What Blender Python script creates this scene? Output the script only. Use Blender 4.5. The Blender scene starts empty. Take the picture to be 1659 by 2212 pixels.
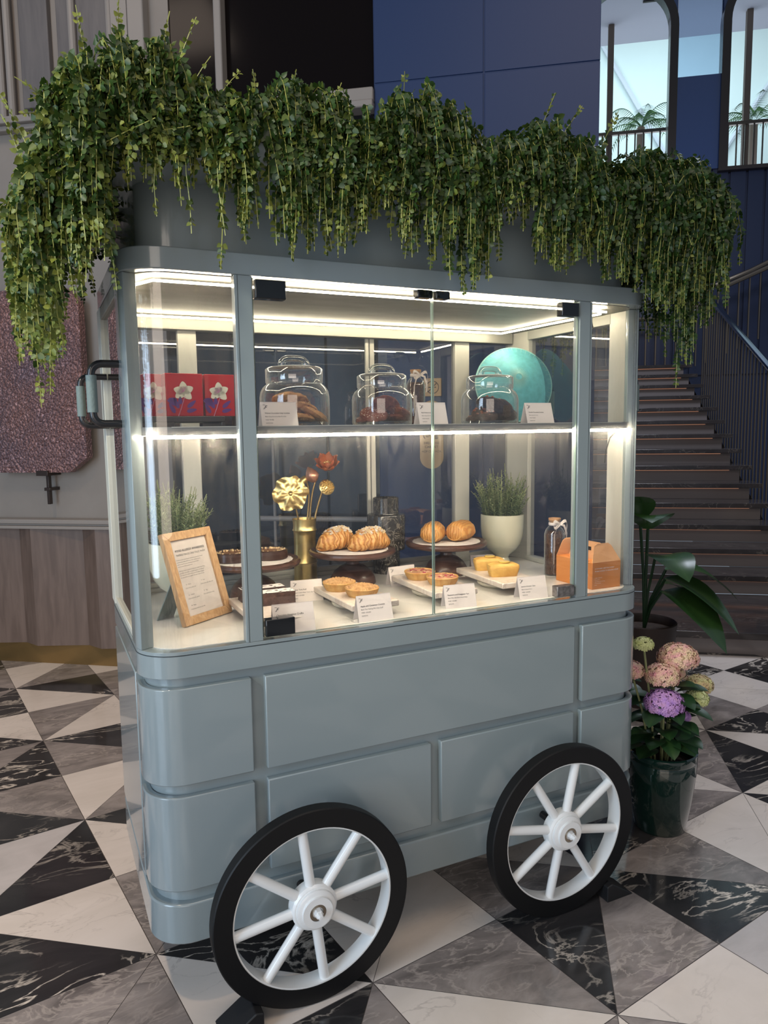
import bpy, math, random
import numpy as np
from mathutils import Vector, Matrix
PI = math.pi
random.seed(7); rng = np.random.default_rng(7)
sc = bpy.context.scene
col = sc.collection

# ------------------------------------------------------------------ camera
CY, CP, CR = 0.439623371, 0.112222767, -0.0137917225
CP0 = Vector((-0.49703, -1.78664, 1.478467)); FPX = 1591.29
fw = Vector((math.sin(CY)*math.cos(CP), math.cos(CY)*math.cos(CP), -math.sin(CP)))
rt = Vector((math.cos(CY), -math.sin(CY), 0)); up = rt.cross(fw)
c_, s_ = math.cos(CR), math.sin(CR)
r2 = c_*rt + s_*up; u2 = -s_*rt + c_*up
cam = bpy.data.cameras.new('camera'); cam.sensor_fit = 'HORIZONTAL'; cam.sensor_width = 36.0
cam.lens = 36.0*FPX/1659.0; cam.clip_start = .05; cam.clip_end = 100
co = bpy.data.objects.new('camera', cam); col.objects.link(co)
m = Matrix((r2, u2, -fw)).transposed().to_4x4(); m.translation = CP0
co.matrix_world = m; sc.camera = co
sc.view_settings.view_transform = 'Standard'; sc.view_settings.look = 'None'
sc.view_settings.gamma = 1; sc.view_settings.use_curve_mapping = False
sc.view_settings.exposure = 0.1
sc.cycles.max_bounces = 10; sc.cycles.transparent_max_bounces = 40; sc.cycles.glossy_bounces = 5
sc.cycles.diffuse_bounces = 3; sc.cycles.transmission_bounces = 4; sc.cycles.sample_clamp_indirect = 3.0
sc.cycles.caustics_reflective = False; sc.cycles.caustics_refractive = False

# ------------------------------------------------------------------ room frame (a along the back wall, b away from it)
TH = -0.630945; OX, OY = -0.2724, 0.25775; TS = 0.63096
ua = Vector((math.cos(TH), math.sin(TH), 0)); ub = Vector((-math.sin(TH), math.cos(TH), 0))
def W(a, b, z=0): return Vector((OX, OY, 0)) + a*ua + b*ub + Vector((0, 0, z))

# ------------------------------------------------------------------ world and lights
w = bpy.data.worlds.new('world'); sc.world = w; w.use_nodes = True
bg = w.node_tree.nodes['Background']; bg.inputs[0].default_value = (.62, .74, .9, 1); bg.inputs[1].default_value = .27
def area(name, loc, target, sx, sy, power, color, spread=PI):
    l = bpy.data.lights.new(name, 'AREA'); l.shape = 'RECTANGLE'; l.size = sx; l.size_y = sy
    l.energy = power; l.color = color; l.spread = spread
    o = bpy.data.objects.new(name, l); col.objects.link(o); o.location = loc
    d = Vector(target) - Vector(loc); o.rotation_euler = d.to_track_quat('-Z', 'Y').to_euler()
    return o
area('window_daylight', (-4.0, -1.6, 1.9), (0, .3, 1.4), 1.6, 3.2, 125, (.62, .8, 1.0))
area('ceiling_glow', (.9, -1.6, 5.2), (.9, .2, .3), 3.0, 2.0, 44, (1, .80, .62))
area('added_front_fill', (-2.5, -5.2, 1.9), (.3, 0, 1.5), 3.4, 3.0, 85, (1, .85, .72))  # added warm fill behind the camera, lifts the roof rim and soffit
area('cove_light', tuple(W(-1.7, .9, 4.6)), tuple(W(-1.8, 2.3, .9)), .8, .5, 8, (1, .80, .66))
area('stair_light', tuple(W(2.4, 4.6, 5.5)), tuple(W(2.4, 5.6, 1)), 1.6, 1.6, 130, (.80, .86, 1))
area('balcony_daylight', tuple(W(3.3, 13.5, 8.6)), tuple(W(3.3, 16.5, 7.2)), 6, 2.5, 165, (.72, .95, 1))
area('balcony_soffit_daylight', tuple(W(3.3, 12.6, 5.6)), tuple(W(3.3, 11.3, 9)), 5, 1.2, 34, (.78, .86, 1))
def spot(name, loc, target, power, color, ang, blend=.6, rad=.05):
    l = bpy.data.lights.new(name, 'SPOT'); l.energy = power; l.color = color; l.spot_size = ang; l.spot_blend = blend; l.shadow_soft_size = rad
    o = bpy.data.objects.new(name, l); col.objects.link(o); o.location = loc
    o.rotation_euler = (Vector(target)-Vector(loc)).to_track_quat('-Z', 'Y').to_euler()
spot('vine_daylight', (-4.2, -2.2, 4.6), (-.38, .1, 2.05), 640, (1, .92, .68), math.radians(24), .8, .12)
spot('floor_downlight', (-1.6, -.4, 5.0), (-1.1, 1.7, 0), 430, (1, .74, .50), math.radians(50), .9, .1)

# ------------------------------------------------------------------ materials
def new_mat(name):
    mt = bpy.data.materials.new(name); mt.use_nodes = True
    nt = mt.node_tree; return mt, nt, nt.nodes['Principled BSDF']
def N(nt, t, **kw):
    n = nt.nodes.new(t)
    for k, v in kw.items():
        if k.startswith('i_'):
            key = k[2:]; key = int(key) if key.isdigit() else key.replace('_', ' ')
            n.inputs[key].default_value = v
        else: setattr(n, k, v)
    return n
def ramp(nt, stops):
    r = nt.nodes.new('ShaderNodeValToRGB'); e = r.color_ramp.elements
    while len(e) < len(stops): e.new(.5)
    for x, (p, c) in zip(e, stops): x.position = p; x.color = (*c, 1)
    return r
def mat(name, c, rough=.5, metal=0, spec=.5, var=0, vs=8, bump=0, bs=60, coat=0, emit=None, es=0, c2=None, stretch=None, sheen=0, sss=0):
    mt, nt, b = new_mat(name); L = nt.links.new
    b.inputs['Base Color'].default_value = (*c, 1); b.inputs['Roughness'].default_value = rough
    b.inputs['Metallic'].default_value = metal; b.inputs['Specular IOR Level'].default_value = spec
    b.inputs['Coat Weight'].default_value = coat; b.inputs['Coat Roughness'].default_value = .05
    if sss: b.inputs['Subsurface Weight'].default_value = sss; b.inputs['Subsurface Radius'].default_value = (.01, .006, .003)
    if emit: b.inputs['Emission Color'].default_value = (*emit, 1); b.inputs['Emission Strength'].default_value = es
    if var or bump or c2:
        tc = N(nt, 'ShaderNodeTexCoord'); vec = tc.outputs['Object']
        if stretch:
            mp = N(nt, 'ShaderNodeMapping'); mp.inputs['Scale'].default_value = stretch; L(vec, mp.inputs[0]); vec = mp.outputs[0]
    if var or c2:
        n = N(nt, 'ShaderNodeTexNoise', i_Scale=vs, i_Detail=6, i_Roughness=.6); L(vec, n.inputs[0])
        ca = tuple(max(0, x*(1-var)) for x in c); cb = c2 or tuple(min(1, x*(1+var)) for x in c)
        r = ramp(nt, [(.3, ca), (.7, cb)]); L(n.outputs[0], r.inputs[0]); L(r.outputs[0], b.inputs['Base Color'])
    if bump:
        n = N(nt, 'ShaderNodeTexNoise', i_Scale=bs, i_Detail=5); L(vec, n.inputs[0])
        bp = N(nt, 'ShaderNodeBump', i_Strength=bump, i_Distance=.01); L(n.outputs[0], bp.inputs['Height']); L(bp.outputs[0], b.inputs['Normal'])
    return mt
def glass(name, tint=(1, 1, 1), gloss=1.0, dust=0.0, edge=0.0, edgecol=(.8, .85, .85), rough=.0, streak=True, add=0.0):
    mt = bpy.data.materials.new(name); mt.use_nodes = True; nt = mt.node_tree; nt.nodes.clear(); L = nt.links.new
    out = N(nt, 'ShaderNodeOutputMaterial'); tr = N(nt, 'ShaderNodeBsdfTransparent'); tr.inputs[0].default_value = (*tint, 1)
    gl = N(nt, 'ShaderNodeBsdfGlossy'); gl.inputs['Roughness'].default_value = rough
    ge = N(nt, 'ShaderNodeNewGeometry'); dt = N(nt, 'ShaderNodeVectorMath', operation='DOT_PRODUCT'); L(ge.outputs['Normal'], dt.inputs[0]); L(ge.outputs['Incoming'], dt.inputs[1])
    ab = N(nt, 'ShaderNodeMath', operation='ABSOLUTE'); L(dt.outputs['Value'], ab.inputs[0]); om = N(nt, 'ShaderNodeMath', operation='SUBTRACT'); om.inputs[0].default_value = 1; L(ab.outputs[0], om.inputs[1])
    p5 = N(nt, 'ShaderNodeMath', operation='POWER'); p5.inputs[1].default_value = 5; L(om.outputs[0], p5.inputs[0])
    fr = N(nt, 'ShaderNodeMath', operation='MULTIPLY_ADD'); fr.inputs[1].default_value = .95; fr.inputs[2].default_value = .045; L(p5.outputs[0], fr.inputs[0])
    mu = N(nt, 'ShaderNodeMath', operation='MULTIPLY_ADD'); mu.inputs[1].default_value = gloss; mu.inputs[2].default_value = add; mu.use_clamp = True
    mx = N(nt, 'ShaderNodeMixShader'); L(fr.outputs[0], mu.inputs[0]); L(mu.outputs[0], mx.inputs[0]); L(tr.outputs[0], mx.inputs[1]); L(gl.outputs[0], mx.inputs[2])
    last = mx
    if edge:
        lw = N(nt, 'ShaderNodeMath', operation='POWER'); lw.inputs[1].default_value = 3.5; L(om.outputs[0], lw.inputs[0]); pw = N(nt, 'ShaderNodeMath', operation='MULTIPLY'); pw.inputs[1].default_value = edge
        df = N(nt, 'ShaderNodeBsdfDiffuse'); df.inputs[0].default_value = (*edgecol, 1); m2 = N(nt, 'ShaderNodeMixShader')
        L(lw.outputs[0], pw.inputs[0]); L(pw.outputs[0], m2.inputs[0]); L(last.outputs[0], m2.inputs[1]); L(df.outputs[0], m2.inputs[2]); last = m2
    if dust:
        tc = N(nt, 'ShaderNodeTexCoord'); mp = N(nt, 'ShaderNodeMapping'); mp.inputs['Scale'].default_value = (3, 3, .6); L(tc.outputs['Object'], mp.inputs[0])
        n = N(nt, 'ShaderNodeTexNoise', i_Scale=9, i_Detail=8, i_Roughness=.75, i_Distortion=1.5); L(mp.outputs[0], n.inputs[0])
        r = ramp(nt, [(.38, (0, 0, 0)), (.75, (dust,)*3)]); L(n.outputs[0], r.inputs[0])
        df = N(nt, 'ShaderNodeBsdfTranslucent'); df.inputs[0].default_value = (.9, .87, .8, 1); m3 = N(nt, 'ShaderNodeMixShader')
        L(r.outputs[0], m3.inputs[0]); L(last.outputs[0], m3.inputs[1]); L(df.outputs[0], m3.inputs[2]); last = m3
    L(last.outputs[0], out.inputs[0]); return mt
def marble(name, base, dark, vein, vscale=1.0, vein_w=.02, rough=.12, amount=1.0):
    mt, nt, b = new_mat(name); L = nt.links.new
    tc = N(nt, 'ShaderNodeTexCoord'); at = N(nt, 'ShaderNodeAttribute'); at.attribute_name = 'shift'
    ad = N(nt, 'ShaderNodeVectorMath', operation='ADD'); L(tc.outputs['Object'], ad.inputs[0]); L(at.outputs['Vector'], ad.inputs[1])
    mp = N(nt, 'ShaderNodeMapping'); mp.inputs['Scale'].default_value = (1, 2.2, 1); L(ad.outputs[0], mp.inputs[0])
    mp.inputs['Rotation'].default_value = (0, 0, .5)
    n1 = N(nt, 'ShaderNodeTexNoise', i_Scale=2.6*vscale, i_Detail=9, i_Roughness=.62, i_Distortion=.8); L(mp.outputs[0], n1.inputs[0])
    r1 = ramp(nt, [(.3, dark), (.65, base)]); L(n1.outputs[0], r1.inputs[0])
    n2 = N(nt, 'ShaderNodeTexNoise', i_Scale=3.2*vscale, i_Detail=7, i_Roughness=.55, i_Distortion=1.6); L(mp.outputs[0], n2.inputs[0])
    s = N(nt, 'ShaderNodeMath', operation='SUBTRACT'); s.inputs[1].default_value = .5; L(n2.outputs[0], s.inputs[0])
    a = N(nt, 'ShaderNodeMath', operation='ABSOLUTE'); L(s.outputs[0], a.inputs[0])
    r2_ = ramp(nt, [(0, (1, 1, 1)), (vein_w, (0, 0, 0))]); L(a.outputs[0], r2_.inputs[0])
    n3 = N(nt, 'ShaderNodeTexNoise', i_Scale=1.7, i_Detail=2); L(mp.outputs[0], n3.inputs[0])
    r3 = ramp(nt, [(.42, (0, 0, 0)), (.6, (amount,)*3)]); L(n3.outputs[0], r3.inputs[0])
    ml = N(nt, 'ShaderNodeMath', operation='MULTIPLY'); L(r2_.outputs[0], ml.inputs[0]); L(r3.outputs[0], ml.inputs[1])
    mx = N(nt, 'ShaderNodeMix', data_type='RGBA'); mx.inputs['B'].default_value = (*vein, 1)
    L(ml.outputs[0], mx.inputs['Factor']); L(r1.outputs[0], mx.inputs['A']); L(mx.outputs['Result'], b.inputs['Base Color'])
    b.inputs['Roughness'].default_value = rough; b.inputs['Specular IOR Level'].default_value = .45
    return mt
def wood(name, c1, c2, scale=18, rough=.45, axis=(1, 8, 8), coat=0):
    mt, nt, b = new_mat(name); L = nt.links.new
    tc = N(nt, 'ShaderNodeTexCoord'); mp = N(nt, 'ShaderNodeMapping'); mp.inputs['Scale'].default_value = axis; L(tc.outputs['Object'], mp.inputs[0])
    n = N(nt, 'ShaderNodeTexNoise', i_Scale=scale, i_Detail=5, i_Distortion=.6); L(mp.outputs[0], n.inputs[0])
    r = ramp(nt, [(.3, c1), (.7, c2)]); L(n.outputs[0], r.inputs[0]); L(r.outputs[0], b.inputs['Base Color'])
    b.inputs['Roughness'].default_value = rough; b.inputs['Coat Weight'].default_value = coat; return mt
def leafmat(name, dark, mid, light, rough=.45, transl=.25):
    mt, nt, b = new_mat(name); L = nt.links.new
    at = N(nt, 'ShaderNodeAttribute'); at.attribute_name = 'tone'
    r = ramp(nt, [(0, dark), (.55, mid), (1, light)]); L(at.outputs['Fac'], r.inputs[0]); L(r.outputs[0], b.inputs['Base Color'])
    b.inputs['Roughness'].default_value = rough
    t = N(nt, 'ShaderNodeBsdfTranslucent'); L(r.outputs[0], t.inputs[0]); mx = N(nt, 'ShaderNodeMixShader', i_0=transl)
    L(b.outputs[0], mx.inputs[1]); L(t.outputs[0], mx.inputs[2]); L(mx.outputs[0], nt.nodes['Material Output'].inputs[0]); return mt

M = dict(
 paint=mat('blue_grey_lacquer', (.25, .30, .315), .22, spec=.5, coat=.6),
 seam=mat('dark_seam', (.03, .04, .045), .6),
 inner=mat('pale_inner_paint', (.52, .52, .47), .4),
 brushed=mat('brushed_ceiling_panel', (.17, .165, .15), .5, metal=.2, var=.3, vs=5, stretch=(1, 3, 1)),
 counter=mat('white_counter', (.82, .80, .75), .12, coat=.3, var=.05, vs=3),
 shelf=mat('grey_shelf', (.22, .22, .21), .35),
 glass=glass('showcase_glass', gloss=1.3, dust=.05),
 doorglass=glass('door_glass', gloss=1.2, dust=.022),
 backglass=glass('rear_glass', tint=(.74, .75, .76), gloss=2.6, dust=.04, add=.02),
 glassedge=mat('green_glass_edge', (.28, .38, .33), .2, emit=None),
 clamp=mat('black_chrome_clamp', (.012, .014, .016), .08, metal=.3, coat=.5),
 clampworn=mat('worn_steel_clamp', (.3, .27, .25), .4, metal=.8, var=.5, vs=60),
 led=mat('warm_led', (1, .9, .7), .5, emit=(1, .87, .62), es=52), shelfled=mat('shelf_led', (1, .9, .7), .5, emit=(1, .87, .66), es=150),
 tyre=mat('black_tyre', (.006, .006, .0065), .5, spec=.3),
 wheelwhite=mat('white_wheel_paint', (.84, .85, .84), .3, coat=.3),
 steel=mat('bearing_steel', (.35, .3, .24), .3, metal=1),
 black=mat('black_rubber', (.01, .01, .011), .5),
 blackmetal=mat('black_metal', (.012, .012, .014), .25, coat=.3),
 grip=mat('grey_leather_grip', (.17, .22, .215), .6, bump=.2, bs=120),
 leaf=leafmat('vine_leaf', (.010, .030, .006), (.036, .078, .014), (.24, .27, .045), .45),
 stem=mat('vine_stem', (.26, .27, .06), .5),
 soil=mat('soil', (.05, .03, .02), .9, var=.5, vs=60, bump=1, bs=50),
 rose=leafmat('rosemary_needle', (.07, .12, .045), (.22, .30, .13), (.50, .56, .32), .5, .2),
 rosestem=mat('rosemary_stem', (.25, .28, .13), .6),
 walnut=wood('dark_walnut', (.045, .020, .014), (.13, .056, .036), 14, .35, (1, 1, 9), .2),
 oak=wood('pale_oak', (.48, .27, .12), (.68, .43, .22), 20, .5, (9, 9, 1)),
 paper=mat('white_card', (.84, .76, .71), .8),
 ink=mat('black_ink', (.03, .03, .03), .7), greyink=mat('grey_ink', (.16, .15, .15), .7),
 doily=mat('white_paper_doily', (.82, .76, .72), .85, bump=.4, bs=90),
 brass=mat('polished_brass', (.86, .66, .28), .36, metal=1, var=.12, vs=20),
 gold=mat('gold_leaf_metal', (.92, .70, .30), .38, metal=1, bump=.3, bs=30),
 goldstem=mat('antique_gold', (.42, .3, .13), .35, metal=.9),
 copper=mat('copper_petal', (.70, .16, .07), .3, metal=.55, c2=(.85, .32, .14), vs=20),
 rosegold=mat('rose_gold_bud', (.62, .30, .2), .3, metal=.8),
 cream=mat('pearl_glaze', (.70, .66, .50), .14, coat=.8, c2=(.60, .62, .48), vs=6, stretch=(3, 3, .4)),
 railpaint=mat('darkened_rail_paint', (.30, .30, .27), .45),  # inner paint darkened to offset LED glare on the upper rails
 jar=glass('jar_glass', gloss=2.6, edge=.85, edgecol=(.92, .96, .95), add=.03),
 jarbase=glass('thick_jar_glass', tint=(.82, .86, .86), gloss=3.0, edge=.9, edgecol=(.95, 1, 1), add=.08),
 amber=glass('amber_glass', tint=(.9, .55, .12), gloss=2.5, edge=.6, edgecol=(.9, .5, .05), add=.05),
 crust=mat('baked_crust', (.80, .50, .18), .6, c2=(.62, .30, .08), vs=40, bump=.3, bs=90),
 pastry=mat('golden_pastry', (.78, .38, .11), .42, c2=(.40, .13, .03), vs=30, bump=.6, bs=50, coat=.15),
 almond=mat('almond_flake', (.84, .62, .36), .6, var=.25, vs=80),
 sugar=mat('icing_sugar', (.88, .82, .78), .9),
 crumble=mat('crumble_topping', (.74, .45, .2), .8, c2=(.50, .26, .10), vs=60),
 choc=mat('dark_chocolate', (.045, .018, .010), .35, coat=.15),
 choctop=mat('cocoa_filling', (.16, .05, .02), .3, c2=(.36, .14, .04), vs=15, coat=.5),
 chocakes=mat('chocolate_sponge', (.07, .032, .022), .85, var=.4, vs=70, bump=1, bs=70),
 fruit=mat('raspberry_filling', (.72, .48, .26), .5, c2=(.42, .05, .05), vs=26, bump=.6, bs=60),
 lemon=mat('lemon_sponge', (.85, .52, .13), .55, c2=(.70, .36, .07), vs=24, bump=.3, bs=80),
 glaze=mat('lemon_glaze', (.80, .50, .08), .2, coat=.6),
 cook1=mat('golden_cookie', (.74, .40, .15), .75, c2=(.42, .18, .06), vs=60, bump=1, bs=60),
 cook2=mat('red_velvet_cookie', (.27, .07, .045), .75, c2=(.14, .03, .022), vs=70, bump=1, bs=70),
 cook3=mat('dark_cookie', (.085, .042, .032), .75, c2=(.035, .016, .012), vs=60, bump=1, bs=60),
 whitechip=mat('white_chip', (.85, .72, .6), .6), pecan=mat('pecan_piece', (.28, .09, .05), .5, var=.4, vs=90),
 boardm=marble('cream_marble_board', (.82, .74, .66), (.74, .62, .52), (.58, .46, .38), 4, .03, .25, .7),
 foot=mat('travertine_foot', (.70, .66, .55), .5, var=.1, vs=20),
 blackmarble=marble('black_vase_marble', (.018, .017, .016), (.05, .045, .04), (.45, .40, .33), 7, .03, .15, 1),
 orange=mat('orange_carton', (.72, .27, .07), .6), orangein=mat('orange_carton_inside', (.78, .42, .2), .7),
 whiteink=mat('white_print', (.9, .82, .75), .6),
 red=mat('red_lacquer_box', (.52, .012, .018), .25, coat=.4), traym=mat('dark_tray', (.06, .05, .048), .3),
 petalw=mat('cream_petal', (.85, .80, .62), .5), purple=mat('purple_leaf_print', (.12, .035, .22), .5), pinkp=mat('pink_print', (.62, .28, .42), .5),
 teal=mat('teal_palm_hat', (.16, .58, .66), .5, var=.15, vs=40), tealrim=mat('pale_teal_rim', (.36, .72, .70), .5),
 cork=mat('cork', (.55, .30, .14), .8, var=.2, vs=80), ribbon=mat('pale_ribbon', (.86, .78, .74), .6), beans=mat('coffee_beans', (.05, .02, .012), .3, c2=(.13, .055, .025), vs=120, bump=1, bs=150),
 blackfl=marble('black_marble_floor', (.022, .021, .022), (.045, .042, .042), (.78, .68, .58), 1.0, .028, .10, 1),
 greyfl=marble('grey_marble_floor', (.36, .31, .285), (.14, .12, .112), (.50, .43, .38), 1.7, .035, .10, .7),
 whitefl=marble('white_marble_floor', (.80, .71, .64), (.68, .60, .53), (.36, .30, .27), .8, .015, .10, .5),
 lightfl=marble('light_grey_marble_floor', (.60, .55, .53), (.48, .44, .42), (.66, .60, .58), 1.1, .02, .10, .5),
 grout=mat('grout', (.10, .085, .08), .8),
 plaster=mat('taupe_plaster', (.30, .265, .235), .75, var=.06, vs=3, bump=.05, bs=40),
 greywood=wood('grey_taupe_wood', (.125, .085, .066), (.185, .13, .104), 6, .45, (5, 5, .6)),
 dooor=wood('grey_door_wood', (.13, .12, .12), (.17, .155, .15), 6, .5, (5, 5, .6)),
 brasskick=mat('bronze_kick_plate', (.30, .19, .075), .38, metal=.8, var=.15, vs=3),
 rail=mat('taupe_moulding', (.30, .27, .245), .45),
 bronze=mat('dark_bronze', (.03, .018, .013), .3, coat=.3),
 darkwin=mat('dark_window_pane', (.006, .004, .004), .15, spec=.12),
 blackdoor=mat('black_lacquer_door', (.010, .009, .010), .22, spec=.12),
 navy=mat('navy_panel', (.012, .035, .115), .45), navydark=mat('navy_ribbed_cladding', (.008, .018, .06), .4),
 navygloss=mat('navy_gloss_pier', (.03, .07, .22), .06, coat=1),
 signb=mat('tan_sign', (.60, .38, .18), .4, metal=.2), signink=mat('brown_sign_ink', (.08, .035, .02), .6),
 tread=marble('dark_stair_marble', (.035, .03, .03), (.06, .05, .048), (.3, .26, .22), 1.5, .015, .12, .5),
 riser=mat('stair_riser', (.20, .175, .17), .18), stepled=mat('step_led', (1, .6, .4), .5, emit=(1, .45, .26), es=.22),
 railm=mat('bronze_rail', (.16, .13, .10), .3, metal=.7), railblue=mat('steel_handrail', (.55, .62, .7), .12, metal=1),
 white=mat('white_ceiling', (.70, .72, .80), .7), canopy=mat('white_canopy', (.78, .86, .86), .8, var=.04, vs=.4), tanpost=mat('tan_post', (.22, .17, .13), .6),
 palm=leafmat('palm_frond', (.03, .07, .03), (.06, .13, .05), (.14, .26, .08), .5, .3),
 potgreen=mat('dark_green_glaze', (.006, .022, .018), .08, coat=.8), potbrown=mat('brown_planter', (.025, .014, .011), .5),
 bigleaf=leafmat('glossy_big_leaf', (.018, .05, .014), (.035, .09, .022), (.09, .17, .05), .22, .1),
 hleaf=leafmat('hydrangea_leaf', (.012, .04, .015), (.022, .065, .022), (.05, .12, .03), .4, .15),
 hp1=mat('pink_hydrangea', (.72, .30, .36), .7, c2=(.74, .62, .34), vs=40), hp2=mat('purple_hydrangea', (.42, .22, .62), .7, c2=(.58, .32, .56), vs=40),
 hp3=mat('lime_hydrangea', (.72, .74, .40), .7, c2=(.55, .62, .22), vs=40), hp4=mat('olive_hydrangea', (.62, .60, .28), .7, c2=(.5, .3, .2), vs=40),
 pane=glass('pier_reflection_glass', tint=(.72, .80, .90), gloss=1.6), copperart=None)

# ------------------------------------------------------------------ mesh helpers
class MB:
    def __init__(s): s.v = []; s.f = []; s.mi = []
    def add(s, vs, fs, mi=0):
        o = len(s.v); s.v += [tuple(x) for x in vs]; s.f += [tuple(o+i for i in f) for f in fs]; s.mi += [mi]*len(fs); return s
    def box(s, x0, y0, z0, x1, y1, z1, mi=0):
        v = [(x, y, z) for z in (z0, z1) for y in (y0, y1) for x in (x0, x1)]
        return s.add(v, [(0, 2, 3, 1), (4, 5, 7, 6), (0, 1, 5, 4), (2, 6, 7, 3), (0, 4, 6, 2), (1, 3, 7, 5)], mi)
    def prism(s, poly, z0, z1, mi=0):
        n = len(poly); v = [(x, y, z0) for x, y in poly] + [(x, y, z1) for x, y in poly]
        return s.add(v, [tuple(range(n))[::-1], tuple(range(n, 2*n))] + [(i, (i+1) % n, n+(i+1) % n, n+i) for i in range(n)], mi)
    def lathe(s, prof, n=32, c=(0, 0, 0), axis='z', mi=0, rf=None):
        o = []; k = len(prof)
        for i in range(n):
            a = 2*PI*i/n; g = rf(a) if rf else 1
            for r, h in prof:
                x, y = r*g*math.cos(a), r*g*math.sin(a)
                o.append((c[0]+x, c[1]+y, c[2]+h) if axis == 'z' else (c[0]+x, c[1]+h, c[2]+y))
        f = []
        for i in range(n):
            j = (i+1) % n
            for q in range(k-1):
                qd = (i*k+q, j*k+q, j*k+q+1, i*k+q+1)
                f.append(qd if axis == 'z' else qd[::-1])
        return s.add(o, f, mi)
    def tube(s, pts, r, n=8, mi=0, cap=True, flat=1.0):
        pts = [Vector(p) for p in pts]; k = len(pts); rs = r if hasattr(r, '__len__') else [r]*k
        ref = Vector((0, 0, 1)); vs = []; prev = None
        for i in range(k):
            t = (pts[min(i+1, k-1)]-pts[max(i-1, 0)]).normalized()
            if prev is None:
                x = t.cross(ref)
                if x.length < .1: x = t.cross(Vector((1, 0, 0)))
            else: x = prev - t*prev.dot(t)
            x.normalize(); prev = x; y = t.cross(x)
            for j in range(n):
                a = 2*PI*j/n; vs.append(pts[i]+rs[i]*(math.cos(a)*x+math.sin(a)*flat*y))
        f = [(i*n+j, i*n+(j+1) % n, (i+1)*n+(j+1) % n, (i+1)*n+j) for i in range(k-1) for j in range(n)]
        if cap: f += [tuple(range(n))[::-1], tuple(range((k-1)*n, k*n))]
        return s.add(vs, f, mi)
    def ribbon(s, pts, side, w, mi=0):
        vs = []; ws = w if hasattr(w, '__len__') else [w]*len(pts); side = Vector(side)
        for p, q in zip(pts, ws): vs += [Vector(p)-side*q/2, Vector(p)+side*q/2]
        return s.add(vs, [(2*i, 2*i+1, 2*i+3, 2*i+2) for i in range(len(pts)-1)], mi)
    def xf(s, mat4, start=0):
        s.v = s.v[:start] + [tuple(mat4 @ Vector(p)) for p in s.v[start:]]; return s
    def disp(s, fn):
        s.v = [tuple(fn(Vector(p))) for p in s.v]; return s
def noise3(p, s=1.0):
    from mathutils import noise
    return noise.noise(Vector(p)*s)
def obj(name, mb, mats, parent=None, smooth=35, bevel=0, world=True, seg=2, recalc=True):
    me = bpy.data.meshes.new(name); me.from_pydata(mb.v, [], mb.f)
    mats = mats if isinstance(mats, (list, tuple)) else [mats]
    for x in mats: me.materials.append(x)
    if len(mats) > 1: me.polygons.foreach_set('material_index', mb.mi)
    me.update()
    if recalc:
        import bmesh
        bm = bmesh.new(); bm.from_mesh(me); bmesh.ops.recalc_face_normals(bm, faces=bm.faces); bm.to_mesh(me); bm.free()
    if smooth:
        me.shade_smooth(); me.set_sharp_from_angle(angle=math.radians(smooth))
    o = bpy.data.objects.new(name, me); col.objects.link(o)
    if parent:
        o.parent = parent
        if world:
            me.transform(base(parent).inverted())
    if bevel:
        b = o.modifiers.new('bevel', 'BEVEL'); b.width = bevel; b.segments = seg; b.limit_method = 'ANGLE'; b.angle_limit = math.radians(40)
        b.harden_normals = False
    return o
def base(o):
    m4 = o.matrix_basis.copy()
    return (base(o.parent) @ m4) if o.parent else m4
def tag(o, label, cat, group=None, kind=None):
    if label: o['label'] = label
    if cat: o['category'] = cat
    if group: o['group'] = group
    if kind: o['kind'] = kind
    return o
def thing(name, label, cat, loc=(0, 0, 0), rotz=0, group=None):
    o = bpy.data.objects.new(name, None); col.objects.link(o); o.empty_display_size = .02
    o.location = loc; o.rotation_euler = (0, 0, rotz); return tag(o, label, cat, group)
def struct(o): o['kind'] = 'structure'; return o
def dup(src, loc, rot=None, label=None, scale=None):
    r = src.copy(); col.objects.link(r); r.location = loc
    if rot is not None: r.rotation_euler = rot if hasattr(rot, '__len__') else (0, 0, rot)
    if scale: r.scale = (scale,)*3 if not hasattr(scale, '__len__') else scale
    if label: r['label'] = label
    for ch in list(src.children):
        c = ch.copy(); col.objects.link(c); c.parent = r
        for g in ch.children:
            d = g.copy(); col.objects.link(d); d.parent = c
    return r
def text_mb(lines, extrude=.00025):
    """lines: (string, x, z, size, material index, shear, align) laid in the xz plane, facing -y"""
    out = MB()
    for tx, x, z, size, mi, shear, al in lines:
        cu = bpy.data.curves.new('tmp', 'FONT'); cu.body = tx; cu.size = size; cu.shear = shear; cu.align_x = al
        cu.resolution_u = 2
        if mi in (1,): cu.offset = size*.012
        o = bpy.data.objects.new('tmp', cu); col.objects.link(o)
        dg = bpy.context.evaluated_depsgraph_get(); me = bpy.data.meshes.new_from_object(o.evaluated_get(dg))
        vs = [(v.co.x+x, -extrude, v.co.y+z) for v in me.vertices]; fs = [tuple(p.vertices) for p in me.polygons]
        if vs: out.add(vs, fs, 0)
        bpy.data.objects.remove(o); bpy.data.curves.remove(cu); bpy.data.meshes.remove(me)
    return out
def rrect(x0, y0, x1, y1, r, n=10):
    p = []
    for cx, cy, a0 in ((x1-r, y0+r, -90), (x1-r, y1-r, 0), (x0+r, y1-r, 90), (x0+r, y0+r, 180)):
        for i in range(n+1):
            a = math.radians(a0+90*i/n); p.append((cx+r*math.cos(a), cy+r*math.sin(a)))
    return p

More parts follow.
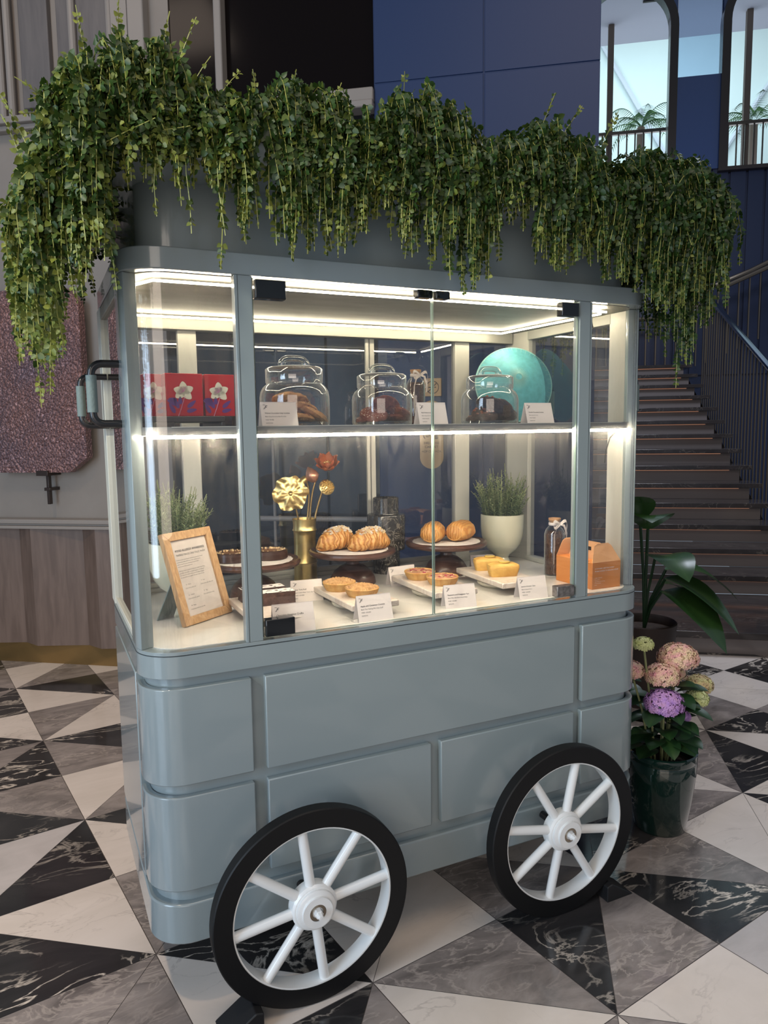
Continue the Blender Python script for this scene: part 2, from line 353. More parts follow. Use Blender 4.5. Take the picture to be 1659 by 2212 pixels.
# ------------------------------------------------------------------ floor
COLS = {}
def cell(i, j, s): 
    for k, ch in zip('SENW', s): 
        if ch != '.': COLS[(i, j, k)] = ch
for i, j, s in [(0,0,'BWWG'),(1,0,'GBGW'),(2,0,'WLBG'),(1,-1,'.GWG'),(0,-1,'.BWG'),(-1,-1,'.GBG'),(-1,0,'WGWB'),(-2,0,'WLBG'),
  (-2,1,'GWGB'),(-1,1,'BWWG'),(-3,1,'WGBW'),(-3,2,'WGWB'),(-2,2,'BWGW'),(-3,3,'BGWG'),(-4,3,'GWGB'),(-4,2,'WGBG'),(2,1,'GWGB'),(3,1,'BGBW'),
  (2,2,'WGWG'),(3,2,'WLWB'),(3,3,'BGWG'),(3,4,'WBWB'),(3,5,'BGWG'),(2,-1,'BLGW'),(4,3,'WBGG'),(0,1,'GBWG')]: cell(i, j, s)
v, f, mi, sh = [], [], [], []; g = .0011
for i in range(-9, 13):
    for j in range(-8, 7):
        cx, cy = (i+.5)*TS, (j+.5)*TS; cor = [(i*TS, j*TS), ((i+1)*TS, j*TS), ((i+1)*TS, (j+1)*TS), (i*TS, (j+1)*TS)]
        rr = random.Random(i*131+j*17); seq = rr.choice(['BWGW', 'WGBG', 'GBWL', 'WBGW', 'GWBG'])
        for q, k in enumerate('SENW'):
            a, b = cor[q], cor[(q+1) % 4]; ch = COLS.get((i, j, k), seq[q]); mx_, my_ = (a[0]+b[0]+cx)/3, (a[1]+b[1]+cy)/3
            o = len(v)
            for (x, y) in (a, b, (cx, cy)):
                x, y = x+(mx_-x)*.008, y+(my_-y)*.008; p = W(x, y); v.append((p.x, p.y, 0))
            f.append((o, o+1, o+2)); mi.append('BGWL'.index(ch)); d = [rr.uniform(-20, 20) for _ in range(3)]; sh.append(d)
o = len(v); 
for a, b in ((-9, -8), (13, -8), (13, 7), (-9, 7)): p = W(a*TS, b*TS); v.append((p.x, p.y, -.0012))
f.append((o, o+1, o+2, o+3)); mi.append(4); sh.append((0, 0, 0))
me = bpy.data.meshes.new('floor'); me.from_pydata(v, [], f)
for k in ('blackfl', 'greyfl', 'whitefl', 'lightfl', 'grout'): me.materials.append(M[k])
me.polygons.foreach_set('material_index', mi)
at = me.attributes.new('shift', 'FLOAT_VECTOR', 'FACE'); at.data.foreach_set('vector', np.array(sh, dtype=np.float32).ravel()); me.update()
floor = bpy.data.objects.new('floor', me); col.objects.link(floor); struct(floor)

# ------------------------------------------------------------------ walls (room frame)
RM = Matrix.Translation((OX, OY, 0)) @ Matrix.Rotation(TH, 4, 'Z')
def room(name, mb, mats, parent=None, **k): return obj(name, mb.xf(RM), mats, parent, **k)
wl = struct(room('wall_left', MB().box(-5.5, 2.40, .90, -1.10, 2.60, 7.6).box(-1.10, 2.40, 3.2, -1.0, 2.6, 7.6).box(-1.1, 2.5, -.0, .20, 2.7, 7.6), [M['plaster']]))
# sawtooth wooden dado
per = .448; prof = []
a = -2.034-per*7
while a < -1.05: prof += [(a, 2.30), (a+per*.72, 2.365)]; a += per
prof = [p for p in prof if p[0] < -1.08]
prof += [(-1.08, 2.34), (-1.08, 2.42), (prof[0][0], 2.42)]
room('trim_1', MB().prism(prof, .13, .90), M['greywood'], wl, smooth=0)
room('trim_2', MB().box(-5.5, 2.36, 0, -1.08, 2.42, .13), M['brasskick'], wl)
pr_ = MB(); pr_.box(-5.5, 2.29, .885, -1.06, 2.40, .905).box(-5.5, 2.31, .905, -1.06, 2.40, .918).box(-5.5, 2.295, .918, -1.06, 2.40, .945)
room('trim_3', pr_, M['rail'], wl, bevel=.004)
up_ = MB().box(-5.5, 2.34, 3.28, -1.10, 2.40, 3.31).box(-5.5, 2.31, 3.31, -1.10, 2.40, 3.35)
room('trim_4', up_, M['rail'], wl, bevel=.006)
dr = MB().box(-4.5, 2.37, 3.35, -1.99, 2.40, 7.5).box(-1.93, 2.36, 3.40, -1.74, 2.40, 7.5).box(-1.69, 2.37, 3.35, -1.35, 2.40, 7.5)
dr.box(-2.62, 2.355, 3.45, -2.10, 2.385, 7.4)
room('trim_5', dr, M['dooor'], wl, bevel=.006)
dv = MB()
for x in (-2.06, -2.00, -1.58, -1.34): dv.tube([(x, 2.355, 3.35), (x, 2.355, 7.5)], .022, 10)
dv.box(-1.32, 2.33, 3.35, -1.22, 2.4, 7.5); room('trim_6', dv, M['rail'], wl)
# dark window above
wn = struct(room('window_1', MB().box(-1.22, 2.33, 3.22, -1.12, 2.44, 7.5).box(-.705, 2.34, 3.3, -.66, 2.44, 7.5).box(-1.22, 2.30, 3.20, .2, 2.44, 3.24).box(-1.22, 2.32, 3.24, .2, 2.44, 3.31), M['rail'], bevel=.008))
room('window_pane', MB().box(-1.12, 2.41, 3.31, -.705, 2.42, 7.5), M['darkwin'], wn); room('window_pane', MB().box(-.66, 2.41, 3.31, .2, 2.42, 7.5), M['darkwin'], wn)
# glossy black door panels with a long pull rail under it
dd = struct(room('door_1', MB().box(-1.08, 2.40, 0, -.70, 2.48, 3.2).box(-.69, 2.40, 0, -.12, 2.48, 3.2).box(-.11, 2.40, 0, .20, 2.48, 3.2), M['blackdoor'], bevel=.004))
hr = MB().tube([(-.52, 2.31, .965), (.33, 2.31, .965)], .016, 12)
for x in (-.42, .24): hr.tube([(x, 2.31, .965), (x, 2.41, .965)], .011, 8)
hr.tube([(-.42, 2.31, 1.6), (-.42, 2.31, .4)], .009, 8); hr.tube([(.24, 2.31, .98), (.24, 2.31, .35)], .009, 8)
room('door_handle', hr, M['rail'], dd)
# navy wall
bw = MB().box(.205, 2.35, 0, .787, 2.9, 3.328).box(.795, 2.35, 0, 1.38, 2.9, 3.328).box(.205, 2.35, 3.336, .787, 2.9, 7.6).box(.795, 2.35, 3.336, 1.38, 2.9, 7.6)
bw.box(.20, 2.356, 0, 1.376, 2.9, 7.6)
wb = struct(room('wall_back', bw, M['navy'], bevel=.002))
struct(room('wall_side', MB().box(1.10, 2.9, 0, 1.376, 9.8, 7.6), M['navy']))
# signs
def sign_holder(name, label, a, z, build):
    t = thing(name, label, 'sign', W(a, 2.345, z), TH); build(t); return t
def fire(t):
    w2, h0, h1 = .066, -.19, .19; poly = []
    for i in range(25): q = PI+PI*i/24; poly.append((w2*math.cos(q), h0+w2+w2*math.sin(q)))
    for i in range(25): q = PI*i/24; poly.append((w2*math.cos(q), h1-w2+w2*math.sin(q)))
    n = len(poly); mb = MB().add([(x, -.006, z) for x, z in poly]+[(x, 0, z) for x, z in poly], [tuple(range(n)), tuple(range(n, 2*n))[::-1]]+[(i, (i+1) % n, n+(i+1) % n, n+i) for i in range(n)])
    obj('plate', mb, M['signb'], t, world=False)
    tm = text_mb([('FIRE HOSE', 0, -.052, .019, 0, 0, 'CENTER'), ('CABINET', 0, -.073, .019, 0, 0, 'CENTER'), ('HỘP CỨU HỎA', 0, -.098, .016, 0, 0, 'CENTER')], .0068)
    sp = [(-.028+.0045*.55*q*math.cos(q), -.009, .003+.0045*.55*q*math.sin(q)) for q in np.linspace(.5, 3*2*PI, 90)*.55]
    sp = [(-.024+.0022*q*math.cos(q), -.0072, .0+.0022*q*math.sin(q)) for q in np.linspace(.3, 10.5, 70)]
    tm.tube(sp, .0022, 5); tm.box(.018, -.008, -.024, .036, -.0062, .022); tm.box(.020, -.008, .026, .040, -.0062, .030); tm.tube([(.027, -.007, .022), (.027, -.007, .036)], .003, 6)
    obj('print', tm, M['signink'], t, world=False, recalc=False)
sign_holder('fire_hose_sign', 'tan capsule-shaped fire hose cabinet sign on the navy wall', .503, 1.442, fire)
def nosmoke(t):
    obj('plate', MB().box(-.05, -.006, -.05, .05, 0, .05), M['signb'], t, bevel=.004, world=False)
    tm = MB().tube([(.034*math.cos(q), -.007, .034*math.sin(q)) for q in np.linspace(0, 2*PI, 33)], .0022, 5)
    tm.tube([(-.024, -.007, -.024), (.024, -.007, .024)], .0022, 5).box(-.022, -.0075, -.003, .010, -.0062, .003).box(.012, -.0075, -.003, .02, -.0062, .003)
    obj('print', tm, M['signink'], t, world=False)
sign_holder('no_smoking_sign', 'small square tan no smoking sign above the capsule sign', .510, 1.705, nosmoke)
# textured copper-pink art panel
mt, nt, b = new_mat('pink_hammered_relief'); L = nt.links.new
tc = N(nt, 'ShaderNodeTexCoord'); vo = N(nt, 'ShaderNodeTexVoronoi', i_Scale=75); vo.feature = 'SMOOTH_F1'; L(tc.outputs['Object'], vo.inputs[0])
no = N(nt, 'ShaderNodeTexNoise', i_Scale=2.2, i_Detail=3); L(tc.outputs['Object'], no.inputs[0]); rp = ramp(nt, [(.35, (.27, .18, .20)), (.65, (.42, .22, .19))]); L(no.outputs[0], rp.inputs[0]); L(rp.outputs[0], b.inputs['Base Color'])
bp = N(nt, 'ShaderNodeBump', i_Strength=1.0, i_Distance=.03, invert=True); L(vo.outputs['Distance'], bp.inputs['Height']); L(bp.outputs[0], b.inputs['Normal'])
b.inputs['Metallic'].default_value = .45; b.inputs['Roughness'].default_value = .3; M['copperart'] = mt
t = thing('relief_panel', 'pink pebbled metal relief panel with cut corners hung on the taupe wall', 'wall art', W(-1.87, 2.31, 1.24), TH)
poly = [(-.36, 0), (.15, 0), (.275, .09), (.275, 1.02), (.19, 1.10), (-.36, 1.10)]; n = 6
obj('panel', MB().add([(x, -.03, z) for x, z in poly]+[(x, .03, z) for x, z in poly], [tuple(range(n)), tuple(range(n, 2*n))[::-1]]+[(i, (i+1) % n, n+(i+1) % n, n+i) for i in range(n)]), mt, t, world=False, smooth=0)
obj('bracket', MB().box(-.07, -.045, -.02, .01, .09, .012).box(-.035, 0, -.20, -.018, .03, 0).box(-.045, -.01, -.115, -.005, .09, -.095), M['bronze'], t, world=False, bevel=.002)

# ------------------------------------------------------------------ stair and gallery
st = thing('staircase', 'dark marble staircase with glowing orange light under each tread', 'stairs', W(1.4, 3.15, 0), TH)
H = .153; bs_ = [3.15, 4.27]+[4.27+.36*k for k in range(1, 14)]
for k, b0 in enumerate(bs_):
    z = H*(k+1); b1 = bs_[k+1] if k+1 < len(bs_) else 9.75
    room('tread', MB().box(1.38, b0, z-.045, 3.22, b1+.03, z), M['tread'], st, bevel=.004)
    room('riser', MB().box(1.38, b0+.05, z-H, 3.12, b0+.08, z-.045), M['riser'], st)
    if k: room('light_strip', MB().box(1.38, b0+.035, z-.052, 3.02, b0+.048, z-.046), M['stepled'], st)
room('stringer', MB().add([(3.12, 3.2, 0), (3.12, 9.7, 0), (3.12, 9.7, 2.25), (3.12, 8.9, 2.1), (3.12, 4.3, .11), (3.12, 3.2, .1), (3.16, 3.2, 0), (3.16, 9.7, 0), (3.16, 9.7, 2.25), (3.16, 8.9, 2.1), (3.16, 4.3, .11), (3.16, 3.2, .1)],
     [(0, 1, 2, 3, 4, 5), (11, 10, 9, 8, 7, 6)]+[(i, (i+1) % 6, 6+(i+1) % 6, 6+i) for i in range(6)]), M['bronze'], st)
rl = thing('stair_railing', 'bronze stair railing with close uprights and a bright blue-lit handrail', 'railing', W(3.25, 3.2, 0), TH)
za = lambda b: 3.189+(b-8.559)*(3.189-2.02)/(8.559-5.808)
room('handrail', MB().tube([(3.25, 3.6, za(3.6)), (3.25, 8.56, za(8.56))], .03, 10), M['railblue'], rl)
for k in range(42):
    b = 3.9+k*.112
    room('baluster', MB().tube([(3.25, b, max(0, (b-4.27)/.36*H-.08)), (3.25, b, za(b)-.02)], .009, 5), M['railm'], rl)
r2_ = thing('gallery_railing', 'dark bronze landing railing curving up behind the stairs', 'railing', W(1.6, 9.5, 2.3), TH)
pp = [(1.5, 9.45, 2.98), (2.9, 9.45, 2.98), (3.25, 9.45, 3.02), (3.45, 9.4, 3.2), (3.5, 9.35, 3.36), (4.0, 9.3, 3.55), (5.6, 9.3, 4.3)]
room('handrail', MB().tube(pp, .03, 8), M['railm'], r2_)
room('handrail', MB().tube([(3.6, 9.0, 3.30), (5.6, 9.0, 4.15)], .03, 8), M['railm'], r2_)
for k in range(30):
    a = 1.6+k*.135
    i = max(q for q in range(6) if pp[q][0] <= a); zt = pp[i][2]+(pp[i+1][2]-pp[i][2])*(a-pp[i][0])/(pp[i+1][0]-pp[i][0])
    room('baluster', MB().tube([(a, 9.42, 2.3 if a < 3.4 else 2.3+(a-3.4)*.45), (a, 9.42, zt)], .013, 5), M['railm'], r2_)
# far wall with arches
ctrs = [2.37, 4.336, .404]; R0 = .585; fwm = MB()
sill = 5.06; zc = 7.0
bw2 = MB()
for k in range(26): # vertical battens
    a = 1.0+k*.235; bw2.box(a, 9.79, 2.2, a+.20, 9.86, sill)
bw2.box(.5, 9.83, 0, 8, 9.95, sill)
wf = struct(room('wall_far', bw2, M['navydark'], smooth=0))
def arch_ring(ac, ri, ro, b0, b1):
    q = [PI*i/24 for i in range(25)]
    pi_ = [(ac+ri, sill)]+[(ac+ri*math.cos(a), zc+ri*math.sin(a)) for a in q]+[(ac-ri, sill)]
    po = [(ac+ro, sill)]+[(ac+ro*math.cos(a), zc+ro*math.sin(a)) for a in q]+[(ac-ro, sill)]
    n = len(pi_); mb = MB(); vs = [(x, b, z) for b in (b0, b1) for P_ in (pi_, po) for x, z in P_]; fs = []
    for i in range(n-1): fs += [(i, i+1, n+i+1, n+i), (2*n+i, 3*n+i, 3*n+i+1, 2*n+i+1), (i, 2*n+i, 2*n+i+1, i+1), (n+i, n+i+1, 3*n+i+1, 3*n+i)]
    return mb.add(vs, fs)
for i, ac in enumerate((2.37, 4.336, 6.302)):
    wn = struct(room('window_%d' % (i+2), arch_ring(ac, R0, R0+.11, 9.72, 9.9), M['bronze'], smooth=40))
    room('window_sill', MB().box(ac-.7, 9.7, sill-.05, ac+.7, 9.9, sill), M['bronze'], wn)
for i, (a0, a1) in enumerate(((3.065, 3.641), (5.031, 5.607))):
    struct(room('wall_pier_%d' % (i+1), MB().box(a0, 9.76, sill, a1, 9.9, 6.32), M['navygloss']))
    room('pier_reflection_pane', MB().box(a0, 9.80, 6.32, a1, 9.81, zc+1.3), M['pane'], bpy.data.objects['wall_pier_%d' % (i+1)], smooth=0)  # clear pane added in place of the pale reflections on the pier top
sp_ = MB()
for ac in (2.37, 4.336):
    n = 24; pts = [(ac+(R0+.10)*math.cos(PI*i/n), zc+(R0+.10)*math.sin(PI*i/n)) for i in range(n+1)]
    for (x0, z0), (x1, z1) in zip(pts, pts[1:]): sp_.add([(x, b, z) for b in (9.78, 9.88) for x, z in ((x0, z0), (x0, 7.78), (x1, 7.78), (x1, z1))], [(0, 1, 2, 3), (7, 6, 5, 4), (0, 3, 7, 4)])
struct(room('wall_upper', sp_, M['navygloss'], smooth=0))
# gallery balcony beyond
struct(room('ceiling', MB().box(.5, 9.9, 8.02, 9, 12.3, 8.2), M['white']))
for a, b_ in ((2.36, .3), (3.3, .8)): pass
vt = MB()
for a, b0 in ((2.75, 11.0), (4.28, 11.0)): vt.box(a, b0, 8.0, a+.22, b0+.04, 8.02)
tag(room('air_vent', vt, M['bronze']), 'pair of small black slot vents in the white gallery ceiling', 'vent')
tag(room('dome_camera', MB().lathe([(.0, -.07), (.035, -.06), (.06, -.02), (.07, 0)], 20, (3.12, 11.0, 8.02)), M['white']), 'small white dome camera on the gallery ceiling beside the arch', 'camera')
for i, a in enumerate((2.30, 4.42)):
    tag(room('gallery_post', MB().box(a, 11.6, 5.0, a+.09, 11.7, 8.05), M['tanpost']), ['tan post behind the left arched window', 'tan post behind the right arched window'][i], 'post')
gr = thing('balcony_railing', 'dark railing with thin uprights behind the arched windows', 'railing', W(2, 11.5, 5.1), TH)
room('handrail', MB().box(1.2, 11.47, 6.24, 7, 11.53, 6.29), M['railm'], gr)
for k in range(44):
    a = 1.3+k*.13; room('baluster', MB().box(a, 11.49, 5.05, a+.022, 11.51, 6.25), M['railm'], gr)
tag(room('white_canopy', MB().box(-3, 16.5, 3, 16, 16.6, 14), M['canopy']), 'pale cyan canopy wall outside the arched windows', 'canopy')
cs = MB()
for a0, a1 in ((2.6, 4.9), (6.9, 4.3), (0, 2.0), (7.5, 9)): cs.tube([(a0, 16.4, 10), (a1, 16.4, 6)], .05, 6)
tag(room('canopy_struts', cs, M['white']), 'grey diagonal struts across the pale canopy outside', 'struts')
def palm(a, b, z, lab, s):
    rr = np.random.default_rng(s); t = thing('palm', lab, 'palm tree', W(a, b, z-2.5), 0, 'palms behind the gallery railing'); P0 = W(a, b, z)
    tr = MB().tube([P0-Vector((0, 0, 2.5)), P0], [.09, .07], 8); obj('trunk', tr, M['tanpost'], t); fr = MB(); tones = []
    for k in range(15):
        ph = 2*PI*k/15+rr.uniform(-.2, .2); el = rr.uniform(.3, 1.3); L_ = rr.uniform(.95, 1.3); prev = None
        for q in np.linspace(0, 1, 22):
            r = L_*q*math.cos(el)*1.05; h = L_*(q*math.sin(el)*1.0-.85*q*q*(1.2-el*.35)); p = P0+Vector((r*math.cos(ph), r*math.sin(ph), h)); d = Vector((math.cos(ph), math.sin(ph), .2-q))
            if q > .15:
                for sd in (-1, 1):
                    e = (Vector((-math.sin(ph), math.cos(ph), 0))*sd+d*.7+Vector((0, 0, -.35))).normalized()*.30*(1.1-q*.7); wd = d.normalized()*.012
                    o = len(fr.v); fr.add([p-wd, p+wd, p+e], [(0, 1, 2)]); tones += [rr.uniform(0, 1)]*3
            if prev: o = len(fr.v); fr.add([prev-Vector((0, 0, .008)), prev+Vector((0, 0, .008)), p+Vector((0, 0, .006)), p-Vector((0, 0, .006))], [(0, 1, 2, 3)]); tones += [.5]*4
            prev = p
    o = obj('fronds', fr, M['palm'], t, smooth=0, recalc=False); at = o.data.attributes.new('tone', 'FLOAT', 'POINT'); at.data.foreach_set('value', np.array(tones, dtype=np.float32))
palm(3.06, 13.2, 6.95, 'feathery palm behind the left arched window', 1); palm(5.0, 13.2, 6.85, 'feathery palm behind the right arched window', 2)
# ------------------------------------------------------------------ the cart
X0, X1, Y0, Y1, R_ = -.30, 1.30, 0.0, .75, .10
cart = thing('pastry_cart', 'blue-grey lacquered glass pastry display cart with two big spoked wheels', 'display cart', (.5, .375, 0))
def P(name, mb, mk, parent=cart, **k): return obj(name, mb, M[mk] if isinstance(mk, str) else mk, parent, **k)
def arcpath(side='L', a0=0., a1=90., inset=0., n=10):
    """outer corner path from the front face round to the side face"""
    r = R_-inset; cx = X0+R_ if side == 'L' else X1-R_; cy = R_; out = []
    for i in range(n+1):
        a = math.radians(a0+(a1-a0)*i/n); out.append((cx+(-1 if side == 'L' else 1)*r*math.sin(a), cy-r*math.cos(a)))
    return out
def inset_rr(d, **k): return rrect(X0+d, Y0+d, X1-d, Y1-d, R_-d*.5, **k)
P('base_body', MB().prism(inset_rr(.02), .19, .94), 'paint')
P('skirt', MB().prism(rrect(X0, Y0, X1, Y1, R_), .185, .292), 'paint', bevel=.004)
P('ledge', MB().prism(rrect(X0, Y0, X1, Y1, R_), .880, .936).prism(inset_rr(.0008), .936, .9375).prism(rrect(X0, Y0, X1, Y1, R_), .9375, .9465), 'paint', bevel=.003)
P('seam_line', MB().prism(inset_rr(-.0004), .9358, .9374), 'seam')
P('counter', MB().prism(inset_rr(.028), .940, .948), 'counter')
for z0, z1 in ((.605, .853), (.327, .575)):
    for side, xs in (('L', -.035), ('R', 1.03)):
        o_ = [(xs, 0)]+arcpath(side, 0, 90)+[(X0 if side == 'L' else X1, .13)]
        i_ = [(xs, .021)]+arcpath(side, 0, 90, .021)+[((X0+.021) if side == 'L' else X1-.021, .13)]
        P('corner_panel', MB().prism(o_+i_[::-1], z0, z1), 'paint', bevel=.003)
P('front_panel', MB().box(0, 0, .605, 1.0, .022, .853), 'paint', bevel=.003)
P('front_panel', MB().box(0, 0, .327, .484, .022, .575), 'paint', bevel=.003)
P('front_panel', MB().box(.516, 0, .327, 1.0, .022, .575), 'paint', bevel=.003)
for x in (X0, X1-.022): P('side_panel', MB().box(x, .155, .305, x+.022, .665, .865), 'paint', bevel=.003)
P('rear_panel', MB().box(0, .728, .327, 1, .75, .853), 'paint', bevel=.003)
# glazed upper case
def post_poly(side, a0, yend, th):
    o_ = arcpath(side, a0, 90, 0, 6)+[(X0 if side == 'L' else X1, yend)]
    i_ = arcpath(side, a0, 90, th, 6)+[((X0+th) if side == 'L' else X1-th, yend)]
    return o_+i_[::-1]
for s_ in 'LR':
    P('corner_post', MB().prism(post_poly(s_, 66, .165, .035), .9465, 1.85), 'paint', bevel=.002)
    x = X0 if s_ == 'L' else X1; q = 1 if s_ == 'L' else -1
    P('corner_post', MB().prism([(x, .615), (x, .70), (x+q*.05, .75), (x+q*.05, .72), (x+q*.035, .69), (x+q*.035, .615)], .9465, 1.85), 'inner', bevel=.002)
    P('inner_post_face', MB().prism([(a+q*.0362 if abs(a-x) < 1e-9 else a+q*.0005, b) for a, b in [(x, .09), (x, .164)]]+[(x+q*.0366, .164), (x+q*.0366, .09)], .949, 1.848), 'inner')
for x0, x1 in ((-.044, 0.), (1.0, 1.048)):
    P('mullion', MB().box(x0, 0, .9465, x1, .03, 1.85), 'paint', bevel=.002)
P('mullion_seam', MB().box(-.0370, -.0004, .947, -.0358, .001, 1.85).box(1.0395, -.0004, .947, 1.0407, .001, 1.85), 'seam')
for x0, x1 in ((-.055, .005), (.995, 1.06)):
    P('rear_post', MB().box(x0, .72, .9465, x1, .75, 1.85), 'inner', bevel=.002)
P('rear_stile', MB().box(.62, .728, .98, .632, .738, 1.81).box(.638, .73, .98, .655, .74, 1.81), 'inner')
P('rear_rail', MB().box(-.25, .715, .948, 1.25, .75, .962).box(-.25, .725, .962, 1.25, .75, .978), 'inner', bevel=.002)
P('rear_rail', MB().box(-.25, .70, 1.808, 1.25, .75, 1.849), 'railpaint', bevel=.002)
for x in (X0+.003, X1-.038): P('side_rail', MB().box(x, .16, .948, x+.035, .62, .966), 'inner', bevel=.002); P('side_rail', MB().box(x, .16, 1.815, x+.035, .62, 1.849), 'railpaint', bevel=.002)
P('ceiling_panel', MB().prism(inset_rr(.03), 1.849, 1.853), 'brushed')
def curved_glass(side):
    xe = -.044 if side == 'L' else 1.048; pts = [(xe, .012)]+arcpath(side, 0, 66, .012, 12); vs = []; pts2 = [(xe, .018)]+arcpath(side, 0, 66, .018, 12)
    for x, y in pts: vs += [(x, y, .948), (x, y, 1.849)]
    n = len(vs)
    for x, y in pts2: vs += [(x, y, .948), (x, y, 1.849)]
    fs = [(2*i, 2*i+2, 2*i+3, 2*i+1) for i in range(len(pts)-1)]+[(n+2*i, n+2*i+1, n+2*i+3, n+2*i+2) for i in range(len(pts)-1)]
    return MB().add(vs, fs)
for s_ in 'LR': P('curved_glass', curved_glass(s_), 'glass', smooth=60)
for x in (X0+.012, X1-.018): P('side_glass', MB().add([(x, .165, .96), (x, .615, .96), (x, .615, 1.82), (x, .165, 1.82)], [(0, 1, 2, 3)]), 'backglass', smooth=0)
for x0, x1 in ((-.25, -.055), (.005, .62), (.655, .995), (1.06, 1.25)):
    P('rear_glass', MB().add([(x0, .735, .975), (x1, .735, .975), (x1, .735, 1.81), (x0, .735, 1.81)], [(0, 1, 2, 3)]), 'backglass', smooth=0)
for x0, x1 in ((.003, .4975), (.5025, .997)):
    mb = MB(); mb.add([(x, y, z) for y in (.006, .014) for x, z in ((x0, .953), (x1, .953), (x1, 1.846), (x0, 1.846))], [(0, 1, 2, 3), (7, 6, 5, 4)], 0)
    mb.add([(x, y, z) for y in (.006, .014) for x, z in ((x0, .953), (x1, .953), (x1, 1.846), (x0, 1.846))], [(0, 4, 5, 1), (1, 5, 6, 2), (2, 6, 7, 3), (3, 7, 4, 0)], 1)
    P('glass_door', mb, [M['doorglass'], M['glassedge']], smooth=0)
for x0, z0, x1, z1, mk in ((.006, 1.797, .083, 1.842, 'clamp'), (.449, 1.826, .494, 1.847, 'clamp'), (.506, 1.826, .548, 1.847, 'clamp'), (.930, 1.803, .992, 1.842, 'clamp'),
                           (.006, .956, .083, 1.000, 'clamp'), (.925, .956, .990, .990, 'clampworn')):
    P('door_clamp', MB().box(x0, -.006, z0, x1, .022, z1), mk, bevel=.002)
# shelf
P('shelf', MB().prism(rrect(X0+.03, .03, X1-.03, .70, .07), 1.470, 1.490), 'shelf')
P('shelf_trim', MB().box(-.20, .0285, 1.4885, 1.2, .0300, 1.4905), 'inner')
# led strips
def led(p, q, rr=.0032):
    return MB().tube([p, q], rr, 6)
zl = 1.839
P('led_strip', led((-.22, .083, zl), (1.175, .083, zl)), 'led')
P('led_strip', led((-.20, .647, zl), (1.16, .647, zl)), 'led')
P('led_strip', MB().tube([(-.22, .083, zl), (-.255, .16, zl), (-.262, .3, zl), (-.262, .5, zl), (-.24, .6, zl), (-.20, .647, zl)], .0032, 6), 'led')
P('led_strip', led((1.16, .647, zl), (1.185, .12, zl)), 'led')
P('led_strip', led((-.25, .042, 1.4655), (1.25, .042, 1.4655), .0045), 'shelfled')
P('cable', MB().tube([(1.06, .10, 1.835), (1.10, .10, 1.835), (1.125, .10, 1.82), (1.135, .10, 1.79)], .0035, 6).tube([(1.20, .05, 1.462), (1.18, .06, 1.44), (1.165, .06, 1.40), (1.16, .06, 1.36)], .002, 5), 'black')
# roof
P('roof_rim', MB().prism(rrect(X0, Y0, X1, Y1, R_), 1.8505, 1.902), 'paint', bevel=.003)
P('roof_neck', MB().prism(rrect(X0+.05, Y0+.05, X1-.05, Y1-.05, R_-.02), 1.902, 2.062), 'paint')
tr = MB().prism(rrect(-.42, -.115, 1.42, .865, .015, 3), 2.062, 2.075)
for b in ((-.42, -.115, 1.42, -.100), (-.42, .850, 1.42, .865), (-.42, -.100, -.405, .850), (1.405, -.100, 1.42, .850)): tr.box(b[0], b[1], 2.072, b[2], b[3], 2.117)
P('planter_tray', tr, 'paint', bevel=.002)
P('soil', MB().box(-.405, -.10, 2.075, 1.405, .85, 2.105), 'soil')
# handles
for x, y, sg in ((X0, .145, -1), (X0, .60, -1), (X1, .145, 1), (X1, .60, 1)):
    pts = [(x-sg*.01, y, 1.645), (x+sg*.04, y, 1.645)]
    for i in range(1, 6): a = PI/2*i/5; pts.append((x+sg*(.04+.025*math.sin(a)), y, 1.62+.025*math.cos(a)))
    for i in range(0, 6): a = PI/2*i/5; pts.append((x+sg*(.04+.025*math.cos(a)), y, 1.525-.025*math.sin(a)))
    pts.append((x-sg*.01, y, 1.50))
    h = P('handle', MB().tube(pts, .0095, 12), 'blackmetal', smooth=60)
    P('grip', MB().tube([(x+sg*.065, y, 1.617), (x+sg*.065, y, 1.528)], .0125, 16), 'grip', h)
